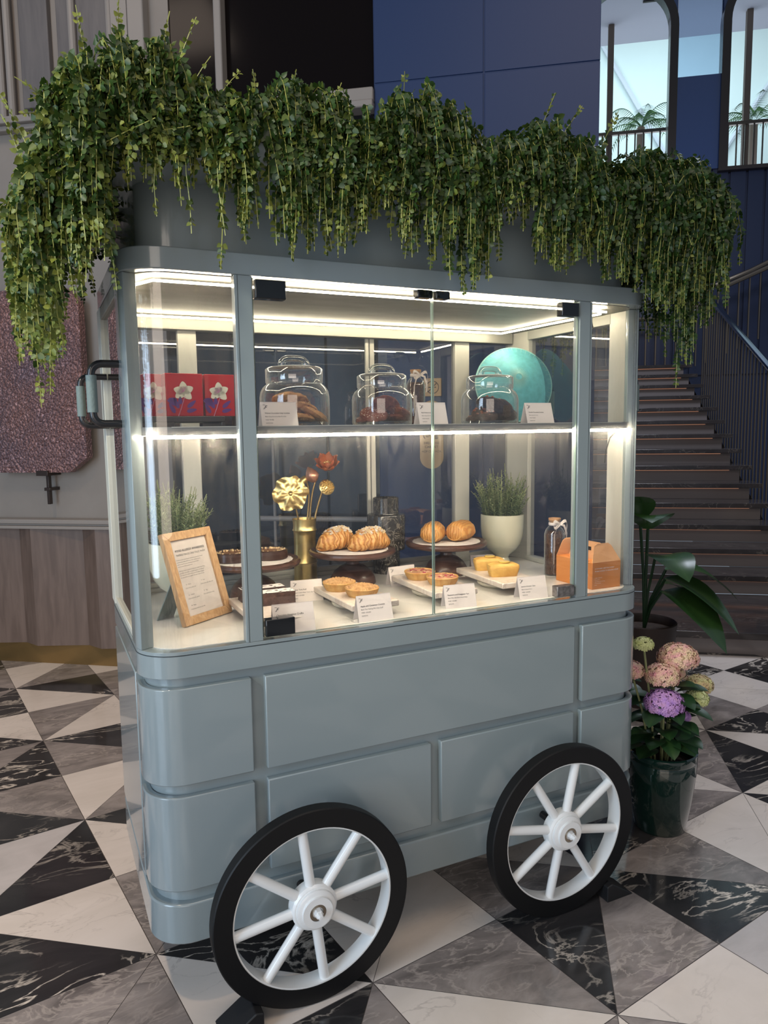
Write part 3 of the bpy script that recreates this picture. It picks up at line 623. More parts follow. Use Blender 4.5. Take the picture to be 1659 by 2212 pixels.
# wheels
def wheel(cx, cy, out, phase):
    """out = -1: outer face looks toward -y"""
    rz = .2633; ri = .2134; ya, yb = cy-.0185, cy+.0185
    q = P('tyre', MB().lathe([(ri, ya-cy), (rz-.003, ya-cy), (rz, ya-cy+.003), (rz, yb-cy-.003), (rz-.003, yb-cy), (ri, yb-cy), (ri, ya-cy)], 96, (cx, cy, rz), 'y'), 'tyre')
    o = out; e0, e1 = out*.0165, -out*.032
    P('rim', MB().lathe([(ri-.004, e0), (ri+.001, e0), (ri+.001, e1), (ri-.004, e1), (ri-.004, e0)], 96, (cx, cy, rz), 'y'), 'wheelwhite', q)
    P('hub', MB().lathe([(0.0, o*-.03), (.048, o*-.03), (.061, o*-.018), (.061, o*.012), (.056, o*.018), (.052, o*.018), (.052, o*.026), (.048, o*.029), (.040, o*.030), (.040, o*.038), (.022, o*.038), (.022, o*.034), (0, o*.034)], 48, (cx, cy, rz), 'y'), 'wheelwhite', q)
    P('bearing', MB().lathe([(.0215, o*.0345), (.0215, o*.037), (.0145, o*.037), (.0145, o*.035)], 32, (cx, cy, rz), 'y'), 'steel', q)
    hexp = MB().lathe([(.0, o*.030), (.0115, o*.030), (.0115, o*.047), (.0085, o*.048), (.0085, o*.055), (.0060, o*.061), (0, o*.0615)], 6, (cx, cy, rz), 'y'); P('axle_nut', hexp, 'wheelwhite', q, smooth=20)
    P('axle', MB().lathe([(.012, 0), (.012, -o*.12)], 12, (cx, cy, rz), 'y'), 'blackmetal', q)
    for k in range(8):
        a = math.radians(phase+45*k); d = Vector((math.cos(a), 0, math.sin(a))); c = Vector((cx, cy, rz))
        P('spoke', MB().tube([c+d*.04, c+d*.09, c+d*(ri-.002)], [.0138, .0136, .0132], 14, cap=False), 'wheelwhite', q)
wheel(.0799, -.0985, -1, 7); wheel(.8811, -.0985, -1, -13)
wheel(.0799, .8485, 1, 20); wheel(.8811, .8485, 1, 5)
def chock(x, y, rz, lab):
    t = thing('wheel_chock', lab, 'wheel chock', (x, y, 0), rz)
    mb = MB().add([(0, -.045, 0), (.105, -.045, 0), (.02, -.045, .055), (0, -.045, .05), (0, .045, 0), (.105, .045, 0), (.02, .045, .055), (0, .045, .05)], [(0, 1, 2, 3), (7, 6, 5, 4), (0, 4, 5, 1), (1, 5, 6, 2), (2, 6, 7, 3), (3, 7, 4, 0)])
    obj('wedge', mb, M['black'], t, world=False, bevel=.003, smooth=0)
chock(1.032, -.09, 0, 'black rubber wedge chock behind the right wheel of the cart'); chock(-.070, -.10, PI, 'black rubber wedge chock at the left wheel of the cart')

# ------------------------------------------------------------------ trailing vines on the roof
FR = np.array([[-.50, 1.60], [-.42, 1.72], [-.37, 1.76], [-.33, 1.83], [-.28, 1.93], [-.15, 1.95], [-.06, 1.93], [-.026, 1.87], [.06, 1.86], [.126, 1.87], [.206, 1.88], [.267, 1.97], [.304, 2.0], [.34, 1.92], [.39, 1.865], [.495, 1.84], [.556, 1.81],
    [.619, 1.9], [.655, 2.02], [.70, 1.94], [.781, 1.90], [.875, 1.885], [.938, 1.93], [1.022, 1.88], [1.11, 1.85], [1.186, 1.80], [1.263, 1.80], [1.4, 1.88]])
GAP = [(-.33, -.05, .30), (.66, .73, .35), (.27, .33, .7), (.04, .24, 1.25), (.36, .62, 1.3)]
def density(x):
    for a, b, d in GAP:
        if a <= x <= b: return d
    return 1.0
class Vine:
    def __init__(s): s.L = []; s.S = MB(); s.T = []
    def strand(s, path, rr, tone, size=1.0, bare=0.0):
        path = [Vector(p) for p in path]; seg = [0]
        for p, q in zip(path, path[1:]): seg.append(seg[-1]+(q-p).length)
        L_ = seg[-1]; node = .0118*size; k = max(2, int(L_/node)); ang = rr.uniform(0, PI); i = 0
        s.S.tube(path[::2]+([path[-1]] if (len(path)-1) % 2 else []), .0011, 3, cap=False)
        for n in range(k):
            d = (n+.5)*node
            while i < len(seg)-2 and seg[i+1] < d: i += 1
            t = (d-seg[i])/max(1e-6, seg[i+1]-seg[i]); p = path[i].lerp(path[i+1], min(1, t)); T = (path[i+1]-path[i]).normalized()
            if rr.uniform(0, 1) < bare: continue
            x = T.cross(Vector((.3, .9, .1))); x = x.normalized() if x.length > .05 else Vector((1, 0, 0)); y = T.cross(x)
            ang += rr.uniform(.2, 1.1) if n % 2 else .25
            tip = min(1.0, .55+.5*(k-n)/8)
            for sd in (0, PI):
                a = ang+sd; side = math.cos(a)*x+math.sin(a)*y
                s.L.append((p, T, side, (.0082+rr.uniform(0, .0040))*size*tip, min(1, max(0, tone+rr.normal(0, .17)+(.22 if tip < .9 else 0)))))
    def build(s, name, parent):
        n = len(s.L); V = np.zeros((n, 6, 3), dtype=np.float32); tone = np.zeros((n, 6), dtype=np.float32)
        P_ = np.array([l[0] for l in s.L]); T = np.array([l[1] for l in s.L]); Sd = np.array([l[2] for l in s.L]); sz = np.array([l[3] for l in s.L])[:, None]; tn = np.array([l[4] for l in s.L])
        # leaf axis: outwards from the stem, drooping along it
        ax = Sd*.74+T*.58+rng.normal(0, .18, (n, 3)); ax /= np.linalg.norm(ax, axis=1)[:, None]
        cr = np.cross(T, Sd); wd = (T*.78-Sd*.45)*1.0+cr*rng.normal(0, .55, (n, 1))+rng.normal(0, .15, (n, 3)); wd -= ax*(wd*ax).sum(1)[:, None]; wd /= np.linalg.norm(wd, axis=1)[:, None]; nr = np.cross(ax, wd)
        st_ = P_+Sd*.0015
        for i, (u_, v_, h_) in enumerate(((0, 0, 0), (.28, .70, .12), (.95, .52, .18), (1.55, 0, -.05), (.95, -.52, .18), (.28, -.70, .12))):
            V[:, i] = st_+sz*(ax*u_+wd*v_+nr*h_)
            tone[:, i] = tn
        me = bpy.data.meshes.new(name); me.vertices.add(n*6); me.vertices.foreach_set('co', (V.reshape(-1, 3)-np.array(parent.location, dtype=np.float32)).ravel())
        idx = np.arange(n)[:, None]*6; q = np.concatenate([idx+np.array([[0, 1, 2, 3]]), idx+np.array([[0, 3, 4, 5]])], axis=1).astype(np.int32).ravel()
        me.loops.add(n*8); me.loops.foreach_set('vertex_index', q); me.polygons.add(n*2); me.polygons.foreach_set('loop_start', np.arange(n*2, dtype=np.int32)*4)
        me.materials.append(M['leaf']); me.update(calc_edges=True)
        at = me.attributes.new('tone', 'FLOAT', 'POINT'); at.data.foreach_set('value', tone.ravel())
        o = bpy.data.objects.new(name, me); col.objects.link(o); o.parent = parent
        obj('stems', s.S, M['stem'], parent, smooth=0, recalc=False)
def bez(p0, p1, p2, n):
    return [(1-t)**2*Vector(p0)+2*t*(1-t)*Vector(p1)+t*t*Vector(p2) for t in np.linspace(0, 1, n)]
def hang(vn, rr, ex, ey, ox, oy, out, zb, hump, tone, bare=0, size=1.0):
    """strand: rooted inside the tray, arches over the edge point (ex,ey) along (ox,oy), hangs to zb"""
    ins = rr.uniform(.03, .26); jx, jy = rr.normal(0, .03), rr.normal(0, .03)
    hump = hump-rr.uniform(0, .05)
    p0 = (ex-ox*ins+jx, ey-oy*ins+jy, 2.11); pk = (ex-ox*ins*.15+jx*.5, ey-oy*ins*.15+jy*.5, hump*2-2.10+rr.uniform(-.05, .03)); p2 = (ex+ox*out, ey+oy*out, (2.07-out*1.3 if ox == -1 else 2.10)+rr.uniform(-.06, .05))
    pts = bez(p0, pk, p2, 12); z = p2[2]; zz = zb; n = max(2, int((z-zz)/.03)); ph, am, fq = rr.uniform(0, 6), rr.uniform(.002, .012), rr.uniform(8, 20); dx, dy = rr.normal(0, .015), rr.normal(0, .01)
    if ox == -1: dx = -rr.uniform(0, .075)
    if zz < z:
        for i in range(1, n+1):
            t = i/n; h = z+(zz-z)*t; sw = am*math.sin(ph+fq*(z-h)); pts.append(Vector((p2[0]+sw+dx*math.sin(min(1, t*1.6)*PI/2)-ox*.02*min(1, t*2), p2[1]+sw*.6+dy*t-oy*.02*min(1, t*2), h)))
    vn.strand(pts, rr, tone, size, bare)
SPR = [[[-.33,2.29],[-.36,2.4]],[[-.28,2.33],[-.27,2.44]],[[-.2,2.34],[-.16,2.43]],[[-.17,2.35],[-.1,2.43]],[[-.4,2.27],[-.49,2.23]],[[-.47,2.19],[-.52,2.19]],[[-.48,2.15],[-.52,2.15]],[[-.09,2.31],[0,2.33]],[[-.14,2.33],[-.07,2.35]],
 [[.44,2.33],[.44,2.41]],[[.5,2.33],[.5,2.4]],[[.86,2.34],[.93,2.44]],[[.94,2.37],[1.03,2.42]],[[1.1,2.36],[1.17,2.43]],[[1.45,2.24],[1.60,2.22]],[[.12,2.32],[.14,2.36]],[[.05,2.31],[.03,2.34]],[[.22,2.32],[.26,2.35]]]
CL = [(-.50, -.06, 2.275, 'brightest trailing vine spilling thickly over the left end of the cart roof'),
      (-.06, .28, 2.255, 'bushy trailing vine on the cart roof above the left jar'),
      (.28, .60, 2.285, 'long trailing vine at the middle of the cart roof hanging lowest over the door top'),
      (.60, 1.02, 2.265, 'shade-toned trailing vine on the cart roof right of the middle clump'),
      (1.02, 1.46, 2.265, 'trailing vine spilling over the right end of the cart roof')]
for ci, (xa, xb, hz, lab) in enumerate(CL):
    rr = np.random.default_rng(50+ci); xc = (max(xa, -.40)+min(xb, 1.40))/2
    t = thing('trailing_vine', lab, 'hanging plant', (xc, .37, 2.105), 0, 'trailing vines on the cart roof'); vn = Vine(); tone = .52-.05*ci  # tone drops per clump: daylight from the left put into leaf colour
    nfr = int((xb-xa)*330)
    for k in range(nfr):
        x = rr.uniform(max(xa, -.38)-.03, min(xb, 1.44)+.03)
        if rr.uniform(0, 1.3) > density(x): 
            zb = 2.0+rr.uniform(-.02, .08)
        else: zb = np.interp(x, FR[:, 0], FR[:, 1])+abs(rr.normal(0, .09))
        if density(x) < .5 and rr.uniform() > .15: zb = max(zb, 2.01+rr.uniform(-.03, .06))
        hh = hz+.022-.10*abs((x-(xa+xb)/2)/((xb-xa)/2))**2
        hh -= max(0, -.26-x)*.55
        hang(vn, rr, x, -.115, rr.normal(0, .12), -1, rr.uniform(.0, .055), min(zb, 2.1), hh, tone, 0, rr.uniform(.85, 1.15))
    for k in range(int((xb-xa)*220)): # fluff over the middle and back
        x = rr.uniform(max(xa, -.36), min(xb, 1.38)); y = rr.uniform(.0, .86)
        hh = hz+.02-.09*abs((x-(xa+xb)/2)/((xb-xa)/2))**2; hh -= max(0, -.26-x)*.6; L_ = rr.uniform(.06, .22); a = rr.uniform(0, 2*PI)
        vn.strand(bez((x, y, 2.11), (x, y, hh+.03), (x+L_*math.cos(a), y+L_*math.sin(a), hh-rr.uniform(.03, .16)), 9), rr, tone)
    for k in range(int((xb-xa)*60)): # back edge
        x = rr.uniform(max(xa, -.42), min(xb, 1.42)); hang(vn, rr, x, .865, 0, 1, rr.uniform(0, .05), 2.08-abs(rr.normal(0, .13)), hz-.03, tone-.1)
    if ci == 0:
        for k in range(330):
            y = rr.uniform(-.12, .86); u = rr.uniform(0, 1)
            zb = 1.82+.09*rr.normal()+.06*abs(y-.2)
            hang(vn, rr, -.42, y, -1, rr.normal(0, .15), rr.uniform(.0, .075), min(1.95, max(1.66, zb)), hz-.165, tone+.06, 0, rr.uniform(.85, 1.15))
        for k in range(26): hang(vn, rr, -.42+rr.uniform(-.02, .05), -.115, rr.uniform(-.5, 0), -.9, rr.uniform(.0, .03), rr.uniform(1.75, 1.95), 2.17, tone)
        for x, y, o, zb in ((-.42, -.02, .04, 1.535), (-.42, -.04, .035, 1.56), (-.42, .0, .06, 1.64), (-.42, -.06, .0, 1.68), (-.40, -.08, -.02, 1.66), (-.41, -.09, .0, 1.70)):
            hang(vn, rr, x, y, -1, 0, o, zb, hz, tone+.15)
        for x, zb in ((-.115, 1.83), (-.16, 1.90), (-.23, 1.93), (-.07, 1.93), (-.19, 1.96), (-.10, 1.90)): hang(vn, rr, x, -.115, 0, -1, .03, zb, hz-.04, tone, .35)
    if ci == 4:
        for k in range(170):
            y = rr.uniform(-.12, .86); zb = 1.86+.09*rr.normal()+.06*abs(y)
            hang(vn, rr, 1.42, y, 1, rr.normal(0, .12), rr.uniform(.0, .10), min(2.0, zb), hz-.01, tone)
        for y, o, zb in ((-.02, .02, 1.66), (.0, .02, 1.70), (.02, .01, 1.68), (-.05, .03, 1.72), (.05, .02, 1.76), (.1, .0, 1.69), (.25, .02, 1.60), (.28, .02, 1.62), (.3, .02, 1.66)):
            for q in range(3): hang(vn, rr, 1.42, y+rr.normal(0, .012), 1, 0, o+rr.normal(0, .008), zb+rr.uniform(0, .1), hz, tone)
        hang(vn, rr, 1.42, .02, 1, 0, .02, 1.60, hz, tone)
    for (x0, z0), (x1, z1) in SPR:
        if xa <= x0 < xb: vn.strand([(x0+(x1-x0)*q, .05+.01*math.sin(q*5), z0-.10+(z1-z0+.10)*q+.01*math.sin(3*q)) for q in np.linspace(0, 1, 9)], rr, tone+.25, 1.0, .15)
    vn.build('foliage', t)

# ------------------------------------------------------------------ things in the lower case (counter top at z = .948)
ZC, ZS = .9481, 1.4906
def O(name, mb, mk, parent, **k): return obj(name, mb, M[mk] if isinstance(mk, str) else [M[q] for q in mk], parent, world=False, **k)
def potted_rosemary(x, y, rz, lab, seed, hgt, spread):
    t = thing('potted_rosemary', lab, 'potted plant', (x, y, ZC), rz, 'rosemary in pearl glazed pots')
    O('pot', MB().lathe([(0, 0), (.036, 0), (.040, .004), (.030, .016), (.024, .028), (.030, .04), (.055, .060), (.072, .085), (.081, .115), (.084, .15), (.084, .197), (.080, .198), (.079, .15), (.06, .09), (0, .08)], 48), 'cream', t)
    O('soil', MB().lathe([(0, .182), (.05, .184), (.0795, .18)], 24), 'soil', t)
    rr = np.random.default_rng(seed); st_ = MB(); nd = MB(); tones = []
    for k in range(74):
        a = rr.uniform(0, 2*PI); r0 = .068*math.sqrt(rr.uniform()); lean = r0/.068*spread*rr.uniform(.6, 1.1); h = hgt*rr.uniform(.45, 1.02)*(1-.22*r0/.06)
        b0 = Vector((r0*math.cos(a), r0*math.sin(a), .183)); d = Vector((math.cos(a), math.sin(a), 0)); pts = [b0+d*lean*q**1.6+Vector((rr.normal(0, .002), rr.normal(0, .002), h*q)) for q in np.linspace(0, 1, 7)]
        st_.tube(pts, .0011, 4, cap=False)
        for n in range(40):
            q = .08+.92*n/46; i = min(5, int(q*6)); p = pts[i].lerp(pts[i+1], q*6-i); ph = n*2.4+rr.uniform(0, .5); L_ = .024*(1.05-.5*q)*rr.uniform(.8, 1.2)
            e = Vector((math.cos(ph)*.8, math.sin(ph)*.8, .18+.4*q)).normalized()*L_; s = Vector((-math.sin(ph), math.cos(ph), 0))*.0024
            nd.add([p-s*.6, p+s*.6, p+e*.6+s+Vector((0, 0, .001)), p+e, p+e*.6-s+Vector((0, 0, .001))], [(0, 1, 2, 3, 4)]); tones += [min(1, max(0, .30+.5*q+rr.normal(0, .2)))]*5
    O('stems', st_, 'rosestem', t, smooth=0, recalc=False)
    o = O('needles', nd, 'rose', t, smooth=0, recalc=False); at = o.data.attributes.new('tone', 'FLOAT', 'POINT'); at.data.foreach_set('value', np.array(tones, dtype=np.float32))
potted_rosemary(-.125, .50, 0, 'rosemary in a pearly green goblet pot behind the oak picture frame', 3, .225, .058)
potted_rosemary(1.125, .585, 1, 'rosemary in a pearly cream goblet pot in the right rear corner of the case', 4, .225, .055)

# allergy notice in an oak frame
t = thing('picture_frame', 'pale oak frame with a printed food allergy notice leaning in the left corner', 'picture frame', (-.082, .276, ZC), math.radians(36))
FW_, FH, TL = .19, .262, math.radians(17); RT = Matrix.Rotation(-TL, 4, 'X')
fm = MB(); a, b = FW_/2, .024
for q in ([(-a, 0), (a, 0), (a-b, b), (-a+b, b)], [(a, 0), (a, FH), (a-b, FH-b), (a-b, b)], [(a, FH), (-a, FH), (-a+b, FH-b), (a-b, FH-b)], [(-a, FH), (-a, 0), (-a+b, b), (-a+b, FH-b)]):
    fm.add([(x, -.009, z) for x, z in q]+[(x, .009, z) for x, z in q], [(0, 1, 2, 3), (7, 6, 5, 4)]+[(i, 4+i, 4+(i+1) % 4, (i+1) % 4) for i in range(4)])
O('frame', fm.xf(RT), 'oak', t, bevel=.0015, smooth=0)
O('notice', MB().box(-a+b, -.001, b, a-b, .006, FH-b).xf(RT), 'paper', t)
ln = [('FOOD ALLERGY AWARENESS', 0, .205, .0088, 1, 0, 'CENTER'), ('THÔNG TIN DỊ ỨNG THỰC PHẨM', 0, .193, .0074, 0, 0, 'CENTER')]
para = ['Should you have any dietary restrictions, personal or food', 'intolerances, kindly inform our team and feel free to', 'call the team for more information and we will', 'enhance your dining experience.', '',
 'Nếu Quý khách có bất kỳ dị ứng thực phẩm hoặc đồng', 'quan đến thực phẩm, vui lòng thông báo với chúng tôi', 'để chúng tôi có thể tư vấn và hỗ trợ nhằm mang lại', 'cho Quý khách trải nghiệm ẩm thực tuyệt vời nhất.']
for i, s_ in enumerate(para): ln.append((s_, -.062, .181-i*.0062, .0044, 0, 0, 'LEFT'))
for tx, x, z, s_ in (('D - Dairy', -.05, .110, .0052), ('S - Soy', .012, .112, .0052), ('Chứa thành phần sữa', -.055, .100, .0046), ('Chứa thành phần đậu nành', .006, .102, .0046), ('G - Gluten', -.05, .080, .0052), ('E - Egg', .012, .082, .0052),
    ('Chứa thành phần gluten', -.055, .070, .0046), ('Chứa thành phần trứng', .006, .072, .0046), ('N - Nuts', -.05, .050, .0052), ('Chứa thành phần các loại hạt', -.055, .040, .0046)): ln.append((tx, x, z, s_, 0, 0, 'LEFT'))
tm = text_mb(ln, .0016); O('print', tm.xf(RT), 'ink', t, recalc=False, smooth=0)
O('glazing', MB().add([(-a+b, -.0035, b), (a-b, -.0035, b), (a-b, -.0035, FH-b), (-a+b, -.0035, FH-b)], [(0, 1, 2, 3)]).xf(RT), 'glass', t, smooth=0)
O('easel_back', MB().add([(-.075, .052, .135), (-.02, .052, .135), (-.01, .125, .0), (-.075, .125, .0), (-.075, .049, .135), (-.02, .049, .135), (-.01, .122, .0), (-.075, .122, .0)], [(0, 1, 2, 3), (7, 6, 5, 4), (0, 4, 5, 1), (1, 5, 6, 2), (2, 6, 7, 3), (3, 7, 4, 0)]), 'grip', t, smooth=0)

# cake stands with doilies
def stand(x, y, lab, label2):
    t = thing('cake_stand', lab, 'cake stand', (x, y, ZC), 0, 'dark walnut cake stands')
    O('plate', MB().lathe([(0, .101), (.04, .099), (.125, .100), (.137, .104), (.141, .112), (.139, .120), (.133, .123), (.129, .119), (0, .119)], 64), 'walnut', t)
    O('pedestal', MB().lathe([(.040, .1005), (.030, .090), (.021, .078), (.022, .070), (.040, .062), (.060, .045), (.073, .022), (.076, .004), (.072, 0), (0, 0)], 48), 'walnut', t)
    t.scale = (1.06, 1.06, 1)
    d = thing('paper_doily', label2, 'paper doily', (x, y, ZC+.1192), 0, 'paper doilies on the cake stands')
    O('paper', MB().lathe([(0, 0), (0, .0012), (.122, .0012), (.124, 0)], 48, rf=lambda a: 1+.012*math.cos(24*a)), 'doily', d)
stand(.115, .50, 'dark walnut cake stand holding two chocolate tarts behind the left mullion', 'white doily under the two chocolate tarts')
stand(.472, .535, 'dark walnut cake stand holding two almond croissants', 'white doily under the two almond croissants')
stand(.845, .535, 'dark walnut cake stand holding two chocolate-filled golden rolls', 'white doily under the two golden rolls')
ZP = ZC+.1206

def bumpy(mb, amp, sc_, seed=0):
    off = Vector((seed*7.3, seed*3.1, seed*1.7))
    return mb.disp(lambda p: p + p.normalized()*amp*noise3(p+off, sc_) if p.length > 1e-6 else p)
mt_, nt_, b_ = new_mat('croissant_crust'); tc_ = N(nt_, 'ShaderNodeTexCoord'); wv = N(nt_, 'ShaderNodeTexWave', i_Scale=30, i_Distortion=11, i_Detail=3); wv.bands_direction = 'X'
nt_.links.new(tc_.outputs['Object'], wv.inputs[0]); rp_ = ramp(nt_, [(.0, (.50, .19, .04)), (.5, (.68, .31, .08)), (1, (.82, .46, .16))]); nt_.links.new(wv.outputs[0], rp_.inputs[0]); nt_.links.new(rp_.outputs[0], b_.inputs['Base Color']); b_.inputs['Roughness'].default_value = .4
bp_ = N(nt_, 'ShaderNodeBump', i_Strength=.6, i_Distance=.003); nt_.links.new(wv.outputs[0], bp_.inputs['Height']); nt_.links.new(bp_.outputs[0], b_.inputs['Normal']); M['croiss'] = mt_
def croissant(loc, rz, lab, seed):
    rr = np.random.default_rng(seed); t = thing('almond_croissant', lab, 'croissant', loc, rz, 'almond croissants on the middle cake stand'); t.scale = (1.1,)*3
    mb = MB(); n = 56; m_ = 22; vs = []
    for i in range(n+1):
        q = i/n; s = q*2-1; x = s*.072; yy = .018*s*s-.006; r = .030*max(.0, 1-abs(s)**2.4)**.5*(1+.0*s)+.002; rid = 1+.16*abs(math.sin(q*PI*5.5))
        for j in range(m_):
            a = 2*PI*j/m_; h = math.sin(a); vs.append((x+.003*math.sin(a*2+q*9), yy+r*rid*1.02*math.cos(a), .026*(.35+.65*(1-abs(s)**2.2))+r*rid*(1.18 if h > 0 else .78)*h*1.0))
    mn = min(v_[2] for v_ in vs); vs = [(x, y, z-mn) for x, y, z in vs]
    O('body', MB().add(vs, [(i*m_+j, i*m_+(j+1) % m_, (i+1)*m_+(j+1) % m_, (i+1)*m_+j) for i in range(n) for j in range(m_)]), 'croiss', t, smooth=60)
    fl = MB(); tp = lambda s, w_: (s*.05, .018*s*s-.006+w_*.024)
    for k in range(230):
        s, w_ = rr.uniform(-.85, .85), rr.uniform(-1, 1); x, y = tp(s, w_); r = .030*(1-abs(s*.7)**2.4)**.5; z = .026*(.35+.65*(1-abs(s*.7)**2.2))-mn+1.22*math.sqrt(max(.0, (r*1.04)**2-(y-.018*(s*.7)**2+.006)**2))+.0015+rr.uniform(0, .004)
        c = Vector((x, y, z)); nrm = Vector((rr.normal(0, .35), (y+.006)*22+rr.normal(0, .35), 1)).normalized(); u_ = nrm.cross(Vector((rr.normal(), rr.normal(), .1))).normalized(); v_ = nrm.cross(u_); pts = [c+u_*.0072*math.cos(q)+v_*.0045*math.sin(q) for q in np.linspace(0, 2*PI, 8)[:-1]]
        fl.add(pts+[p+nrm*.0011 for p in pts], [tuple(range(7))[::-1], tuple(range(7, 14))]+[(i, (i+1) % 7, 7+(i+1) % 7, 7+i) for i in range(7)], int(rr.uniform() < .45))
    O('almond_flakes', fl, ('almond', 'sugar'), t, smooth=0)
croissant((.424, .550, ZP), .35, 'almond croissant at the back left of the middle cake stand', 1)
croissant((.518, .482, ZP), .15, 'almond croissant at the front right of the middle cake stand', 2)
def roll(loc, rz, lab, seed):
    t = thing('chocolate_roll', lab, 'pastry', loc, rz, 'golden rolls on the right cake stand'); mb = MB(); n, m_ = 30, 28; vs = []
    for i in range(n+1):
        s = i/n*2-1; k = (1-abs(s)**3.5)**.33 if abs(s) < 1 else 0
        for j in range(m_):
            a = 2*PI*j/m_; r = 1+.025*math.sin(a*9+s*5); vs.append((s*.048, .034*k*r*math.cos(a), .029*k*r*(math.sin(a)*1.15 if math.sin(a) > 0 else math.sin(a)*.85)+.0248))
    t.scale = (1.28,)*3; mn = min(v_[2] for v_ in vs); vs = [(x, y, z-mn) for x, y, z in vs]
    O('body', MB().add(vs, [(i*m_+j, i*m_+(j+1) % m_, (i+1)*m_+(j+1) % m_, (i+1)*m_+j) for i in range(n) for j in range(m_)]), 'roll' if 'roll' in M else 'pastry', t, smooth=60)
    sw = MB()
    for r0 in (.010, .017, .024): sw.tube([(-.0415-.004*(1-r0/.03), r0*math.cos(q)*1.0, .026+r0*.85*math.sin(q)) for q in np.linspace(.3, 5.6, 24)], .0016, 5)
    O('layer_swirl', sw, 'crust', t); O('chocolate_end', MB().lathe([(0, -.003), (.005, -.001), (.005, .003)], 10, (0, 0, 0)).xf(Matrix.Translation((-.043, -.008, .022)) @ Matrix.Rotation(-PI/2, 4, 'Y')).lathe([(0, 0), (.004, .002)], 8, (-.044, .010, .012)), 'choc', t)
mt_, nt_, b_ = new_mat('laminated_pastry'); tc_ = N(nt_, 'ShaderNodeTexCoord'); wv = N(nt_, 'ShaderNodeTexWave', i_Scale=40, i_Distortion=9, i_Detail=3); wv.inputs['Detail Scale'].default_value = .8; wv.bands_direction = 'Y'
nt_.links.new(tc_.outputs['Object'], wv.inputs[0]); rp_ = ramp(nt_, [(.0, (.62, .25, .05)), (1, (.80, .42, .12))]); nt_.links.new(wv.outputs[0], rp_.inputs[0]); nt_.links.new(rp_.outputs[0], b_.inputs['Base Color']); b_.inputs['Roughness'].default_value = .35
bp_ = N(nt_, 'ShaderNodeBump', i_Strength=.5, i_Distance=.003); nt_.links.new(wv.outputs[0], bp_.inputs['Height']); nt_.links.new(bp_.outputs[0], b_.inputs['Normal']); M['roll'] = mt_
roll((.790, .535, ZP), .9, 'golden chocolate-filled roll on the left of the right cake stand', 1)
roll((.895, .515, ZP), .55, 'golden chocolate-filled roll on the right of the right cake stand', 2)
def choctart(loc, lab, seed):
    rr = np.random.default_rng(seed); t = thing('chocolate_tart', lab, 'tart', loc, 0, 'chocolate tarts on the left cake stand')
    O('shell', MB().lathe([(0, 0), (.053, 0), (.056, .003), (.055, .028), (.052, .031), (.048, .029), (.046, .024)], 48, rf=lambda a: 1+.01*math.sin(5*a+seed)), 'choc', t)
    O('filling', MB().lathe([(0, .0255), (.049, .0255)], 32), 'choctop', t); nb = MB()
    for k in range(60):
        a, r = rr.uniform(0, 2*PI), rr.uniform(.036, .050); x, y = r*math.cos(a), r*math.sin(a); s_ = rr.uniform(.001, .0026); nb.box(x-s_, y-s_, .026, x+s_, y+s_, .0265+2*s_)
    O('nut_crumbs', nb, 'almond', t, smooth=0)
choctart((.045, .505, ZP), 'glossy chocolate tart seen left of the mullion on the left cake stand', 1); choctart((.168, .495, ZP), 'glossy chocolate tart with nut crumbs right of the mullion on the left cake stand', 2)

